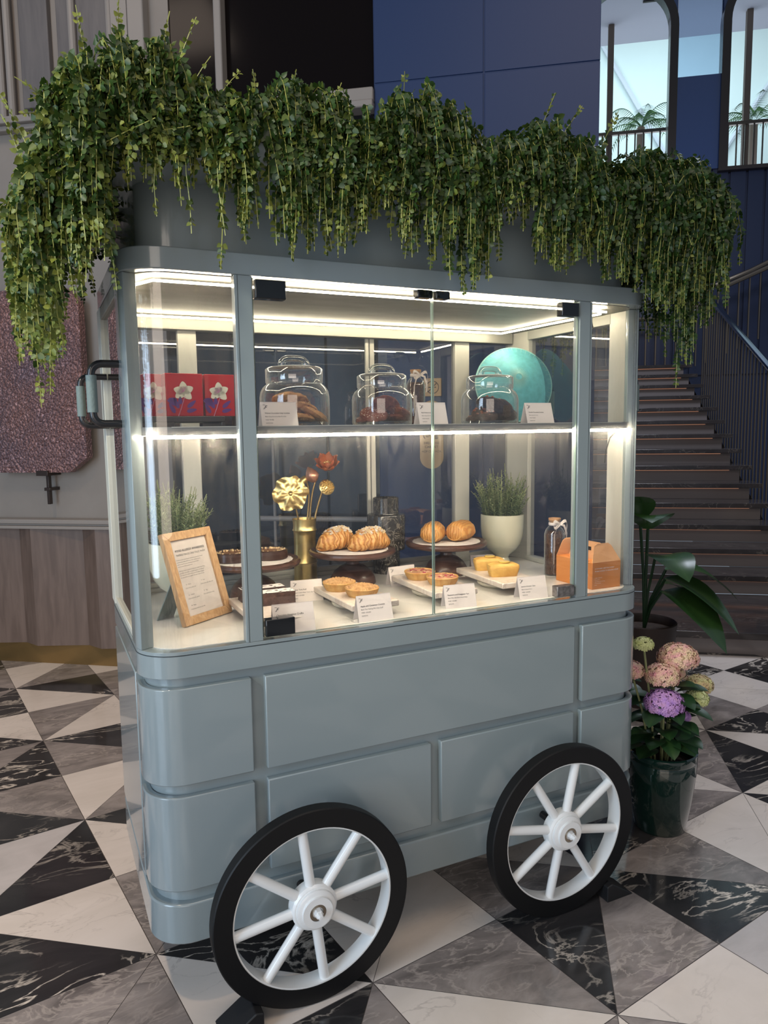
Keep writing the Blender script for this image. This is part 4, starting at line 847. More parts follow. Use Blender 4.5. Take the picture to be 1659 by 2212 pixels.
# marble boards on round feet
def board(x, y, lab, rz=0):
    t = thing('marble_board', lab, 'serving board', (x, y, ZC), rz, 'cream marble boards on round feet')
    O('foot', MB().lathe([(0, 0), (.050, 0), (.066, .010), (.068, .016), (.060, .024), (0, .024)], 40), 'foot', t)
    O('slab', MB().box(-.075, -.15, .024, .075, .15, .042), 'boardm', t, bevel=.003)
board(.065, .185, 'cream marble board holding the two chocolate cake slices by the left mullion', .0)
board(.345, .225, 'cream marble board holding the two crumble tarts', .03)
board(.630, .250, 'cream marble board holding the two raspberry tarts', .0)
board(.885, .262, 'cream marble board holding the two lemon cakes', -.03)
ZB = ZC+.0423
def tart(loc, lab, seed, kind):
    rr = np.random.default_rng(seed); nm = 'crumble_tart' if kind == 'c' else 'raspberry_tart'
    t = thing(nm, lab, 'tart', loc, 0, 'crumble tarts on their marble board' if kind == 'c' else 'raspberry tarts on their marble board')
    O('crust', MB().lathe([(0, 0), (.040, 0), (.047, .012), (.051, .024), (.0495, .026), (.046, .022), (0, .018)], 64, rf=lambda a: 1+.018*math.cos(28*a)), 'crust', t)
    if kind == 'c':
        mb = MB().lathe([(0, .033), (.01, .033), (.02, .032), (.03, .030), (.04, .027), (.0475, .022)], 48)
        O('apple_filling', mb, 'crumble', t); cb = MB()
        for k in range(260):
            a, r = rr.uniform(0, 2*PI), .047*math.sqrt(rr.uniform()); s_ = rr.uniform(.0018, .0056); z = .033-.010*(r/.047)**2
            cb.lathe([(0, -s_), (s_*.8, -s_*.5), (s_, s_*.2), (0, s_)], 5, (r*math.cos(a), r*math.sin(a), z))
        O('crumble_topping', cb, 'crumble', t, smooth=80)
    else:
        O('frangipane', MB().lathe([(0, .027), (.02, .0268), (.04, .025), (.0465, .022)], 40), 'fruit', t); rb = MB()
        for k in range(9):
            a, r = rr.uniform(0, 2*PI), .036*math.sqrt(rr.uniform()); rb.lathe([(0, .028), (.004, .027), (.006, .024)], 10, (r*math.cos(a), r*math.sin(a), .001))
        O('raspberry_pieces', rb, 'redberry', t)
        fl = MB()
        for k in range(40):
            a, r = rr.uniform(0, 2*PI), .045*math.sqrt(rr.uniform()); x, y = r*math.cos(a), r*math.sin(a); q = rr.uniform(0, 3); fl.add([(x+.004*math.cos(q), y+.004*math.sin(q), .0275), (x-.0025*math.sin(q), y+.0025*math.cos(q), .0295), (x-.004*math.cos(q), y-.004*math.sin(q), .0275), (x+.0025*math.sin(q), y-.0025*math.cos(q), .0272)], [(0, 1, 2, 3)])
        O('almond_flakes', fl, 'almond', t, smooth=0)
M['redberry'] = mat('raspberry_piece', (.35, .02, .05), .35)
tart((.322, .285, ZB), 'crumble-topped tart at the back of its marble board', 1, 'c'); tart((.350, .175, ZB), 'crumble-topped tart at the front of its marble board behind the place card', 2, 'c')
tart((.618, .315, ZB), 'raspberry almond tart at the back of its marble board', 3, 'r'); tart((.640, .205, ZB), 'raspberry almond tart at the front of its marble board', 4, 'r')
def cakeslice(loc, rz, lab, seed):
    t = thing('chocolate_cake_slice', lab, 'cake', loc, rz, 'chocolate cake slices on the left marble board')
    mb = MB(); nx, nz = 26, 8
    for (A, B_, Cn, D) in (((-.065, -.024, 0), (.13, 0, 0), (0, 0, .034), 0), ((-.065, .024, 0), (.13, 0, 0), (0, 0, .034), 0), ((-.065, -.024, 0), (0, .048, 0), (0, 0, .034), 0), ((.065, -.024, 0), (0, .048, 0), (0, 0, .034), 0), ((-.065, -.024, .034), (.13, 0, 0), (0, .048, 0), 0)):
        A, B_, Cn = Vector(A), Vector(B_), Vector(Cn); vs = [A+B_*i/nx+Cn*j/nz for i in range(nx+1) for j in range(nz+1)]
        mb.add(vs, [(i*(nz+1)+j, (i+1)*(nz+1)+j, (i+1)*(nz+1)+j+1, i*(nz+1)+j+1) for i in range(nx) for j in range(nz)])
    mb.disp(lambda p: p+Vector((noise3(p+Vector((seed, 0, 0)), 130), noise3(p+Vector((0, seed, 9)), 130), noise3(p, 100)*.6))*.0014*(1 if p.z > .002 else 0))
    O('sponge', mb, 'chocakes', t, smooth=60)
    ic = MB(); n1, n2 = 30, 12; vs = [(-.064+.128*i/n1, -.023+.046*j/n2, .0355+.0012*noise3(Vector((i*.3+seed, j*.4, 0)))) for i in range(n1+1) for j in range(n2+1)]
    ic.add(vs, [(i*(n2+1)+j, (i+1)*(n2+1)+j, (i+1)*(n2+1)+j+1, i*(n2+1)+j+1) for i in range(n1) for j in range(n2) if noise3(Vector((i*.35+seed, j*.35, 5))) > -.28])
    O('sugar_dusting', ic, 'sugar', t, smooth=60, recalc=False)
cakeslice((.075, .275, ZB+.0006), .0, 'sugar-dusted chocolate cake slice at the back of the left marble board', 1); cakeslice((.082, .205, ZB+.0006), -.03, 'sugar-dusted chocolate cake slice at the front of the left marble board', 2)
def lemon(loc, rz, lab):
    t = thing('lemon_cake', lab, 'cake', loc, rz, 'lemon cakes on the right marble board')
    lv = [(0, .045, .020, 0), (.030, .052, .027, 0), (.038, .050, .025, 0), (.044, .036, .014, 0), (.045, .01, .004, 0)]; vs = []; n = 32
    for z, hx, hy, _ in lv:
        for k in range(n):
            a = 2*PI*k/n; cx_, sx_ = math.cos(a), math.sin(a); e = .35; vs.append((hx*abs(cx_)**e*(1 if cx_ > 0 else -1), hy*abs(sx_)**e*(1 if sx_ > 0 else -1), z))
    mb = MB().add(vs, [(i*n+j, i*n+(j+1) % n, (i+1)*n+(j+1) % n, (i+1)*n+j) for i in range(len(lv)-1) for j in range(n)]+[tuple(range(n))[::-1], tuple(range((len(lv)-1)*n, len(lv)*n))])
    O('sponge', mb, 'lemon', t, smooth=50); O('lemon_slice', MB().lathe([(0, .0025), (.017, .0025), (.019, .001), (.019, -.001), (0, -.001)], 24).xf(Matrix.Translation((.004, 0, .0465))), 'glaze', t)
lemon((.895, .330, ZB), -.35, 'golden lemon loaf cake at the back of its marble board'); lemon((.878, .218, ZB), -.25, 'golden lemon loaf cake at the front of its marble board')

# place cards
LOGO = lambda x, z, s: [('F', x, z, s, 1, .45, 'LEFT'), ('~', x-.0035, z+s*.55, s*.9, 0, .3, 'LEFT'), ('c', x-.0025, z-s*.05, s*.55, 0, .4, 'LEFT')]
def card(x, y, z, rz, lines, lab, wd=.100, ht=.068, fs=.0062):
    t = thing('place_card', lab, 'place card', (x, y, z), rz, 'folded white place cards'); tl = math.radians(17); c, s = math.cos(tl), math.sin(tl); d = ht*s
    th = .0006; mb = MB()
    for sg in (-1, 1):
        y0 = sg*d; mb.add([(-wd/2, y0, 0), (wd/2, y0, 0), (wd/2, 0, ht*c), (-wd/2, 0, ht*c), (-wd/2, y0-sg*th, 0), (wd/2, y0-sg*th, 0), (wd/2, -sg*th, ht*c-.0004), (-wd/2, -sg*th, ht*c-.0004)], [(0, 1, 2, 3), (7, 6, 5, 4), (0, 4, 5, 1), (1, 5, 6, 2), (3, 7, 4, 0)])
    O('card', mb, 'paper', t, smooth=0)
    x0 = -wd/2+.009; L_ = LOGO(x0, ht-.019, .0135)
    for i, s_ in enumerate(lines): L_.append((s_, x0+.001, ht-.032-i*.0088, fs if i == 0 else fs*.86, 1 if i == 0 else 0, 0, 'LEFT'))
    tm = text_mb(L_, .0004); tm.xf(Matrix.Translation((0, -d, 0)) @ Matrix.Rotation(-tl, 4, 'X')); O('print', tm, 'ink', t, recalc=False, smooth=0)
card(.079, .075, ZS, 0, ['Walnut Chocolate Chip Cookies', 'Bánh Quy Sô-cô-la Hạt Óc Chó', 'VND 90,000', 'G/E/D/S/N'], 'white place card for walnut chocolate chip cookies on the upper shelf', .097, .064, .0050)
card(.531, .075, ZS, .0, ['Red Velvet Cookies', 'Bánh Quy Red Velvet', 'VND 90,000', 'G/E/D/S'], 'white place card for red velvet cookies on the upper shelf', .092, .064, .0050)
card(.904, .075, ZS, .0, ['Double Chocolate Cookies', 'Bánh Quy Sô-cô-la', 'VND 90,000', 'G/E/D/S/N'], 'white place card for double chocolate cookies on the upper shelf', .100, .064, .0050)
card(.245, .372, ZC, -.10, ['New York Roll', 'Bánh Cuộn New York Lớp Mỡ', 'VND 130,000', 'G/D'], 'white place card reading New York Roll behind the crumble board')
card(.610, .435, ZC, .10, ['Almond Croissant', 'Bánh Sừng Bò Hạnh Nhân', 'VND 120,000', 'G/E/D/N'], 'white place card reading Almond Croissant beside the middle cake stand', .104)
card(.334, .060, ZC, .0, ['Apple and Cinnamon Crumble', 'Bánh Táo Nướng Phủ Vụn Quế', 'VND 130,000', 'G/E/D/N'], 'white place card for apple and cinnamon crumble near the door glass', .105, .074, .0060)
card(.094, .048, ZC, -.06, ['Chocolate Hazelnut Cruffin', 'Bánh Sô-cô-la Hạt Phỉ', 'VND 130,000', 'G/E/D/N'], 'white place card for chocolate hazelnut cruffin above the black door clamp', .112, .080, .0066)
card(.622, .075, ZC, -.14, ['Raspberry and Frangipane Tart', 'Bánh Mâm Xôi Kem Hạnh Nhân', 'VND 130,000', 'G/E/D/N'], 'white place card for raspberry and frangipane tart near the door glass', .100, .070, .0055)
card(.880, .068, ZC, -.10, ['Lemon Drizzle Cake', 'Bánh Chanh Kem', 'VND 130,000', 'G/E/D/N'], 'white place card for lemon drizzle cake near the right mullion', .100, .070, .0060)
card(.985, .515, ZC, -.3, ['Pain au Chocolat'], 'white place card half hidden behind the lemon cakes', .085, .062)

# brass bamboo vase with lotus flowers
t = thing('brass_vase', 'tall polished brass bamboo-shaped vase with metal lotus stems', 'vase', (.342, .655, ZC))
O('vase_body', MB().lathe([(0, 0), (.041, 0), (.040, .03), (.0405, .066), (.0435, .069), (.0405, .074), (.0385, .10), (.0385, .165), (.040, .178), (.0435, .182), (.0405, .187), (.0395, .20), (.0425, .222), (.0405, .222), (.037, .2), (.036, .03), (0, .02)], 48), 'brass', t)
t2 = thing('lotus_arrangement', 'gold and copper lotus leaf, buds, seed pod and open flower standing in the brass vase', 'metal flowers', (.342, .655, ZC+.03))
def stemf(pts, r=.0035, mk='goldstem'): return O('stem', MB().tube(pts, r, 8), mk, t2, smooth=60)
def crv(*p): 
    p = [Vector(q) for q in p]; out = []
    for t_ in np.linspace(0, 1, 14): out.append((1-t_)**3*p[0]+3*t_*(1-t_)**2*p[1]+3*t_*t_*(1-t_)*p[2]+t_**3*p[3])
    return out
stemf(crv((-.012, 0, 0), (-.018, 0, .12), (-.02, -.01, .22), (-.045, -.01, .26))); stemf(crv((0, 0, 0), (.0, 0, .2), (.035, 0, .27), (.008, -.005, .325))); stemf(crv((.012, 0, 0), (.02, 0, .2), (.02, 0, .26), (.045, -.004, .325))); stemf(crv((.018, 0, 0), (.025, 0, .2), (.06, 0, .25), (.068, -.01, .295)), .004)
lm = MB(); n, k_ = 72, 10; vs = [(0, 0, 0)]
for r_i in range(1, k_+1):
    q = r_i/k_
    for i in range(n):
        a = 2*PI*i/n; R2 = .052*q*(1+.06*q*math.sin(6*a+.7)+.03*q*math.sin(11*a)); vs.append((R2*math.cos(a), -(.0024*q*q*math.sin(6*a)+.0010*q*math.sin(13*a+q*3)+.010*q*noise3(Vector((q*2*math.cos(a), q*2*math.sin(a), 3)), 2.2))-.008*(1-q), R2*math.sin(a)))
lm.add(vs, [(0, 1+(i+1) % n, 1+i) for i in range(n)]+[(1+r_i*n+i, 1+r_i*n+(i+1) % n, 1+(r_i+1)*n+(i+1) % n, 1+(r_i+1)*n+i) for r_i in range(k_-1) for i in range(n)])
lm.lathe([(0, -.004), (.005, -.003), (.006, .0)], 12, (0, -.010, 0), 'y')
O('lotus_leaf', lm.xf(Matrix.Translation((-.058, -.03, .285)) @ Matrix.Rotation(-.25, 4, 'Z') @ Matrix.Scale(1.15, 4)), 'gold', t2, smooth=80)
bud = lambda L_, r: [(0, 0), (r*.5, L_*.08), (r, L_*.35), (r*.85, L_*.6), (r*.4, L_*.85), (0, L_)]
O('gold_bud', MB().lathe(bud(.105, .014), 16).xf(Matrix.Translation((-.045, 0, .298)) @ Matrix.Rotation(math.radians(58), 4, 'Y')), 'gold', t2, smooth=60)
O('rose_gold_bud', MB().lathe(bud(.062, .023), 20, rf=lambda a: 1+.08*abs(math.sin(2.5*a))).xf(Matrix.Translation((.040, -.012, .318)) @ Matrix.Rotation(-.45, 4, 'Y')), 'rosegold', t2, smooth=60)
sp_ = MB().lathe([(0, -.035), (.006, -.03), (.012, -.012), (.026, .0), (.028, .004), (.024, .008), (0, .010)], 28); 
for k in range(36):
    r = .025*math.sqrt((k+.5)/36); a = k*2.39996; sp_.lathe([(0, .0120), (.0012, .0135), (.0030, .0120), (.0034, .008)], 7, (r*math.cos(a), r*math.sin(a), 0))
sd_ = MB()
for k in range(36):
    r = .025*math.sqrt((k+.5)/36); a = k*2.39996; sd_.lathe([(0, .0142), (.0014, .0136), (.0017, .0120)], 6, (r*math.cos(a), r*math.sin(a), 0))
O('seeds', sd_.xf(Matrix.Translation((.074, -.03, .300)) @ Matrix.Rotation(math.radians(72), 4, 'X')), 'goldstem', t2)
O('seed_pod', sp_.xf(Matrix.Translation((.074, -.03, .300)) @ Matrix.Rotation(math.radians(72), 4, 'X') @ Matrix.Rotation(.0, 4, 'Y')), 'gold', t2, smooth=60)
fl = MB()
for ring, (cnt, el, L_, off) in enumerate(((7, 1.05, .034, 0), (8, .62, .040, .3))):
    for k in range(cnt):
        a = 2*PI*k/cnt+off; vs = []
        for i in range(8):
            q = i/7; w_ = .0135*math.sin(PI*min(1, q*.92+.08))**.7*(1-.55*q**6); rr_ = .006+L_*q*math.cos(el)*(1-.25*q); h = L_*q*math.sin(el)+.006*q*q
            for sgn in (-1, 0, 1): vs.append(((rr_+(.004 if sgn == 0 else 0))*math.cos(a)-sgn*w_*math.sin(a), (rr_+(.004 if sgn == 0 else 0))*math.sin(a)+sgn*w_*math.cos(a), h+(.0 if sgn == 0 else .003)))
        fl.add(vs, [(i*3+j, i*3+j+1, (i+1)*3+j+1, (i+1)*3+j) for i in range(7) for j in range(2)])
FT = Matrix.Translation((.088, -.005, .365)) @ Matrix.Rotation(math.radians(38), 4, 'X') @ Matrix.Rotation(-.25, 4, 'Y') @ Matrix.Scale(1.35, 4)
O('open_petals', fl.xf(FT), 'copper', t2, smooth=80, recalc=False); stm = MB()
for k in range(26):
    a = k*2.4; r = .012*math.sqrt(k/26); stm.lathe([(0, .018), (.0016, .017), (.0012, .004)], 5, (r*math.cos(a), r*math.sin(a), 0))
O('stamens', stm.xf(FT), 'gold', t2); 
# black marble vase
t = thing('marble_vase', 'black veined marble vase with stepped shoulders behind the croissants', 'vase', (.662, .661, ZC))
O('vase_body', MB().lathe([(0, 0), (.050, 0), (.050, .086), (.069, .088), (.070, .094), (.070, .214), (.068, .218), (.048, .220), (.047, .223), (.047, .278), (.0455, .280), (.042, .280), (.041, .2), (0, .2)], 56), 'blackmarble', t, smooth=30)
# bottles of coffee beans
def bottle(x, y, z, lab, rz, r, h, bl):
    t = thing('glass_bottle', lab, 'bottle', (x, y, z), rz, 'corked bottles of coffee beans')
    O('bottle_glass', MB().lathe([(0, 0), (r, 0), (r, h*.72), (r*.85, h*.80), (r*.55, h*.86), (r*.52, h*.93), (r*.60, h*.95), (r*.60, h*.965)], 40), 'jar', t, smooth=50)
    O('cork', MB().lathe([(0, h*.92), (r*.50, h*.92), (r*.56, h*.965), (r*.60, h*.97), (r*.60, h), (0, h)], 28), 'cork', t)
    rb = MB(); w_ = .010
    rb.lathe([(r*.57, h*.875), (r*.60, h*.885), (r*.60, h*.915), (r*.57, h*.925)], 24)
    rb.ribbon([(-.004, -r*.62, h*.90), (-.02, -r*.8, h*.86), (-r*.95, -r*.75, h*.70), (-r*.98, -r*.72, h*.45), (-r*.92, -r*.75, h*.22)], (1, .4, .3), w_)
    rb.ribbon([(.004, -r*.62, h*.90), (.018, -r*.8, h*.87), (r*.98, -r*.72, h*.72), (r*1.05, -r*.6, h*.60)], (1, .2, .5), w_)
    lp = [(.004+.034*math.sin(q*PI)*1.0, -r*.66-.004*math.sin(q*2*PI), h*.90-.03*q+.018*math.sin(q*2*PI)) for q in np.linspace(0, 1, 14)]; rb.ribbon(lp, (.3, .6, 1), w_)
    lp = [(-.034*math.sin(q*PI), -r*.66, h*.90+.012*math.sin(q*2*PI)) for q in np.linspace(0, 1, 14)]; rb.ribbon(lp, (.1, .4, 1), w_)
    O('ribbon', rb, 'ribbon', t, smooth=60, recalc=False)
    b = O('coffee_beans', MB().lathe([(0, .004), (r*.93, .004), (r*.93, h*.70), (r*.75, h*.77), (0, h*.78)], 40), 'beans', None, smooth=60); b.location = (x, y, z)
    tag(b, bl, 'coffee beans', None, 'stuff')
bottle(1.172, .325, ZC, 'corked glass bottle with a pale ribbon behind the orange carton', .2, .036, .205, 'dark coffee beans filling the bottle behind the orange carton')
bottle(.738, .56, ZS, 'corked glass bottle with a pale ribbon on the upper shelf between two jars', .3, .033, .195, 'dark coffee beans filling the bottle on the upper shelf')
# orange carton
t = thing('gable_carton', 'orange handled cardboard carton with white printing at the right end of the case', 'carton', (1.175, .150, ZC), 0)
w2, d2, hb = .0595, .092, .088
O('carton_body', MB().box(-w2, -d2, 0, w2, d2, hb), 'orange', t, bevel=.001)
gb = MB()
def flap(pts, th=.0016, ax=1):
    n = len(pts); e = Vector((0, th, 0)) if ax == 1 else Vector((th, 0, 0)); pts = [Vector(p) for p in pts]
    gb.add([p for p in pts]+[p+e for p in pts], [tuple(range(n)), tuple(range(n, 2*n))[::-1]]+[(i, (i+1) % n, n+(i+1) % n, n+i) for i in range(n)])
for yy, dy in ((-d2, .012), (d2-.002, -.012)): flap([(-w2, yy, hb), (w2, yy, hb), (.028, yy+dy, hb+.052), (.015, yy+dy, hb+.060), (-.030, yy+dy, hb+.060), (-.043, yy+dy, hb+.052)])
for xx, dx in ((-.012, -.0), (.010, 0)): flap([(xx, -d2+.008, hb), (xx, d2-.008, hb), (xx, d2-.022, hb+.03), (xx, .045, hb+.056), (xx, -.045, hb+.056), (xx, -d2+.022, hb+.03)], ax=0)
O('handle_flaps', gb, 'orangein', t, smooth=0)
O('handle_slot', MB().box(-.0135, -.03, hb+.030, .0145, .03, hb+.042), 'black', t)
tm = text_mb([('A DYNAMIC MEETING POINT', -.050, .066, .0062, 1, 0, 'LEFT'), ('FROM SUNRISE TO GOLDEN HOUR', -.050, .0575, .0062, 1, 0, 'LEFT')]+[(s_, -.050, .036-i*.0058, .0042, 0, 0, 'LEFT') for i, s_ in enumerate(('LOBBY LOUNGE', 'Ground floor', 'open daily from morning', 'to late evening', 'www'))], .0006)
tm.xf(Matrix.Translation((0, -d2-.0004, 0))); lg = MB().tube([(-w2-.0012, .012*math.cos(q), .045+.012*math.sin(q)) for q in np.linspace(.4, 5.6, 24)], .0012, 5).box(-w2-.0018, -.018, .018, -w2-.0002, .018, .0195)
tm.add(lg.v, lg.f); lg2 = MB().tube([(-w2-.0012, .012*math.cos(q)-.06, .045+.012*math.sin(q)) for q in np.linspace(.4, 5.6, 24)], .0012, 5); tm.add(lg2.v, lg2.f)
O('print', tm, 'whiteink', t, recalc=False)

# ------------------------------------------------------------------ upper shelf: jars
def jar(x, y, r, h, lab, s=1):
    t = thing('cookie_jar', lab, 'glass jar', (x, y, ZS), 0, 'lidded glass cookie jars'); rl_ = r*.82
    O('jar_body', MB().lathe([(0, .001), (r*.97, .001), (r, .006), (r*1.0, h*.30), (r*1.0, h*.42), (r*.97, h*.50), (r*.90, h*.56), (r*.80, h*.605), (r*.78, h*.62), (r*.78, h*.70)], 64), 'jar', t, smooth=60)
    O('jar_floor', MB().lathe([(0, .010), (r*.96, .010), (r*.985, .002)], 64), 'jarbase', t, smooth=60)
    lid = O('lid', MB().lathe([(0, h*.870), (rl_*.6, h*.868), (rl_*.9, h*.85), (rl_, h*.82), (rl_, h*.63), (rl_*.985, h*.62)], 64), 'jar', t, smooth=60)
    pts = []
    for q in np.linspace(0, 1, 20): a = PI*q; pts.append((-r*.36*math.copysign(abs(math.cos(a))**.6, math.cos(a)), 0, h*.865+h*.115*abs(math.sin(a))**.6))
    O('knob', MB().tube(pts, [.009 if 2 < i < 17 else .0105 for i in range(20)], 12), 'jarbase', lid, smooth=60)
jar(.175, .225, .098, .192, 'large glass jar of golden walnut cookies at the left of the upper shelf'); jar(.452, .235, .090, .176, 'glass jar of red velvet cookies in the middle of the upper shelf'); jar(.835, .235, .092, .178, 'glass jar of dark chocolate cookies at the right of the upper shelf')
def cookie(nm, lab, grp, mk, chipmk, r, th, seed, nch):
    rr = np.random.default_rng(seed); t = thing(nm, lab, 'cookie', (0, 0, 0), 0, grp)
    mb = MB().lathe([(0, 0), (r*.8, 0), (r, th*.3), (r*.97, th*.6), (r*.8, th*.88), (r*.4, th), (0, th*1.03)], 40)
    mb.disp(lambda p: p+Vector((noise3(p+Vector((seed, 0, 0)), 60)*.5, noise3(p+Vector((0, seed, 0)), 60)*.5, noise3(p+Vector((0, 0, seed)), 90)))*.0030*min(1, p.z/.003+.2)); O('dough', mb, mk, t, smooth=60)
    if nch:
        c = MB()
        for k in range(nch):
            a, q = rr.uniform(0, 2*PI), r*.9*math.sqrt(rr.uniform()); s_ = rr.uniform(.0008, .0018) if chipmk == 'whitechip' else rr.uniform(.003, .006); z = th*(1-.25*(q/r)**2); c.lathe([(0, -s_), (s_, -s_*.3), (s_*.8, s_*.4), (0, s_*.7)], 6, (q*math.cos(a), q*math.sin(a), z))
        O('topping', c, chipmk, t, smooth=60)
    return t
def pile(t, jx, jy, spots, labs):
    for i, ((x, y, z, rx, ry, rz), lb) in enumerate(zip(spots, labs)):
        x *= .88; y *= .9; z = .0115+(z-.0125)*1.32
        if i == 0: t.location = (jx+x, jy+y, ZS+z); t.rotation_euler = (rx, ry, rz); t['label'] = lb
        else: dup(t, (jx+x, jy+y, ZS+z), (rx, ry, rz), lb)
D = math.radians
S1 = [(-.035, .0, .0125, 0, 0, 0), (.042, .01, .0125, D(0), D(8), 1), (-.01, -.040, .014, D(8), 0, 2), (-.035, .005, .030, D(5), D(-6), .5), (.012, -.010, .034, D(14), D(16), 1.5), (-.02, -.012, .052, D(18), D(4), 2.5), (.045, -.025, .022, D(22), D(24), .8)]
pile(cookie('walnut_cookie', '', 'walnut cookies in the large jar', 'cook1', 'pecan', .051, .020, 1, 16), .175, .225, S1,
  ['golden walnut cookie lying flat at the left of the large jar', 'golden walnut cookie lying at the right of the large jar', 'golden walnut cookie at the front bottom of the large jar', 'golden walnut cookie second from the top in the large jar', 'tilted golden walnut cookie leaning at the middle of the large jar', 'golden walnut cookie on top of the pile in the large jar', 'golden walnut cookie sliding down to the right of the large jar'])
S2 = [(-.045, .0, .012, 0, D(-10), 0), (.045, .0, .012, 0, D(12), 1), (.0, .03, .014, 0, 0, 2), (-.040, -.02, .022, D(18), D(-22), .5), (.045, -.02, .022, D(20), D(22), 1.5), (.0, -.028, .040, D(48), D(0), 2.5)]
pile(cookie('red_velvet_cookie', '', 'red velvet cookies in the middle jar', 'cook2', 'whitechip', .043, .020, 2, 80), .452, .235, S2,
  ['red velvet cookie at the far left of the middle jar', 'red velvet cookie at the far right of the middle jar', 'red velvet cookie at the back of the middle jar', 'red velvet cookie leaning left in the middle jar', 'red velvet cookie leaning right in the middle jar', 'red velvet cookie on top, facing out, in the middle jar'])
S3 = [(-.045, .0, .012, 0, D(-10), 0), (.045, .0, .012, 0, D(12), 1), (.0, .03, .014, 0, 0, 2), (-.04, -.025, .020, D(20), D(-20), .5), (.045, -.025, .022, D(24), D(18), 1.5), (-.01, -.010, .048, D(22), D(-6), 2.5), (.02, -.035, .034, D(50), D(10), 2)]
pile(cookie('dark_cookie', '', 'dark chocolate cookies in the right jar', 'cook3', 'pecan', .043, .019, 3, 14), .835, .235, S3,
  ['dark chocolate cookie at the far left of the right jar', 'dark chocolate cookie at the far right of the right jar', 'dark chocolate cookie at the back of the right jar', 'dark chocolate cookie leaning left in the right jar', 'dark chocolate cookie leaning right in the right jar', 'dark chocolate cookie on top of the pile in the right jar', 'dark chocolate cookie with pecans facing the front of the right jar'])
t = thing('amber_bowl', 'small round amber glass bowl behind the large cookie jar', 'bowl', (.245, .43, ZS))
O('bowl_glass', MB().lathe([(0, .0), (.030, .0), (.046, .018), (.052, .046), (.046, .075), (.034, .090), (.034, .096)], 40), 'amber', t, smooth=60)
# red lacquer boxes on a tray
t = thing('serving_tray', 'dark tray block under the two red flower boxes on the upper shelf', 'tray', (-.145, .25, ZS))
O('tray_body', MB().box(-.115, -.12, .012, .098, .12, .027).box(-.115, -.12, 0, -.030, .12, .012).box(.088, -.12, 0, .098, .12, .012), 'traym', t, bevel=.002)
def redbox(x, y, rz, w_, lab):
    t = thing('lacquer_box', lab, 'box', (x, y, ZS+.0272), rz, 'red lacquer boxes'); h = .108; w2 = w_/2
    O('box_body', MB().box(-w2, -.055, 0, w2, .055, h), 'red', t, bevel=.0015)
    fr = -.0558; pm = MB(); lf = MB(); sm_ = MB()
    def blob(mb, cx, cz, L_, w_, ang, y): 
        pts = []
        for q in np.linspace(0, 2*PI, 16)[:-1]:
            a_, b_ = L_/2*math.cos(q)+L_/2, w_/2*math.sin(q)*(1-.35*math.cos(q)); pts.append((cx+a_*math.cos(ang)-b_*math.sin(ang), y, cz+a_*math.sin(ang)+b_*math.cos(ang)))
        mb.add(pts, [tuple(range(15))])
    cx, cz = -.002, .062
    for k, a_ in enumerate((95, 25, -45, 165, 215)): blob(pm, cx, cz, .026, .020, D(a_), fr)
    for k in range(9): a_ = D(60+k*18); sm_.tube([(cx, fr-.0004, cz), (cx+.013*math.cos(a_), fr-.0004, cz+.013*math.sin(a_))], .0005, 4)
    for (x0, z0, L_, a_) in ((-.022, .028, .026, 150), (-.016, .020, .030, 115), (-.02, .04, .022, 170), (.006, .022, .028, 40), (.004, .012, .026, 12), (-.026, .008, .028, 120), (-.012, .03, .02, 90)): blob(lf, x0, z0, L_, .010, D(a_), fr)
    sm_.tube([(-.018, fr-.0003, .0), (-.010, fr-.0003, .02), (.0, fr-.0003, .05)], .0009, 4)
    O('flower_print', pm, 'petalw', t, smooth=0, recalc=False); O('leaf_print', lf, 'purple', t, smooth=0, recalc=False); O('stem_print', sm_, 'pinkp', t)
redbox(-.148, .20, .06, .094, 'red lacquer box with a cream flower, the left and larger one on the tray')
redbox(-.226, .235, .25, .045, 'narrow red lacquer box standing farthest left on the tray behind the curved glass')
redbox(-.053, .215, .03, .078, 'red lacquer box with a cream flower, the right one beside the mullion')
# teal palm-leaf hat leaning at the back
t = thing('conical_hat', 'teal conical palm-leaf hat leaning against the rear glass of the upper shelf', 'hat', (1.185, .60, ZS+.151))
RT = Matrix.Rotation(math.radians(-22), 4, 'Z') @ Matrix.Rotation(math.radians(74), 4, 'X'); n = 96; hm = MB().lathe([(.148, 0), (.10, .035), (.05, .066), (.012, .088), (0, .092)], n, rf=lambda a: 1+.004*math.cos(48*a))
O('palm_cone', hm.xf(RT), 'teal', t, smooth=20); 
rb = MB()
for k in range(48): a = 2*PI*k/48; rb.tube([(.147*math.cos(a), .147*math.sin(a), .0015), (.012*math.cos(a), .012*math.sin(a), .0895)], .0011, 4)
O('ribs', rb.xf(RT), 'tealrim', t, smooth=0); O('rim_binding', MB().tube([(.148*math.cos(q), .148*math.sin(q), 0) for q in np.linspace(0, 2*PI, 65)], .0028, 6).xf(RT), 'tealrim', t)

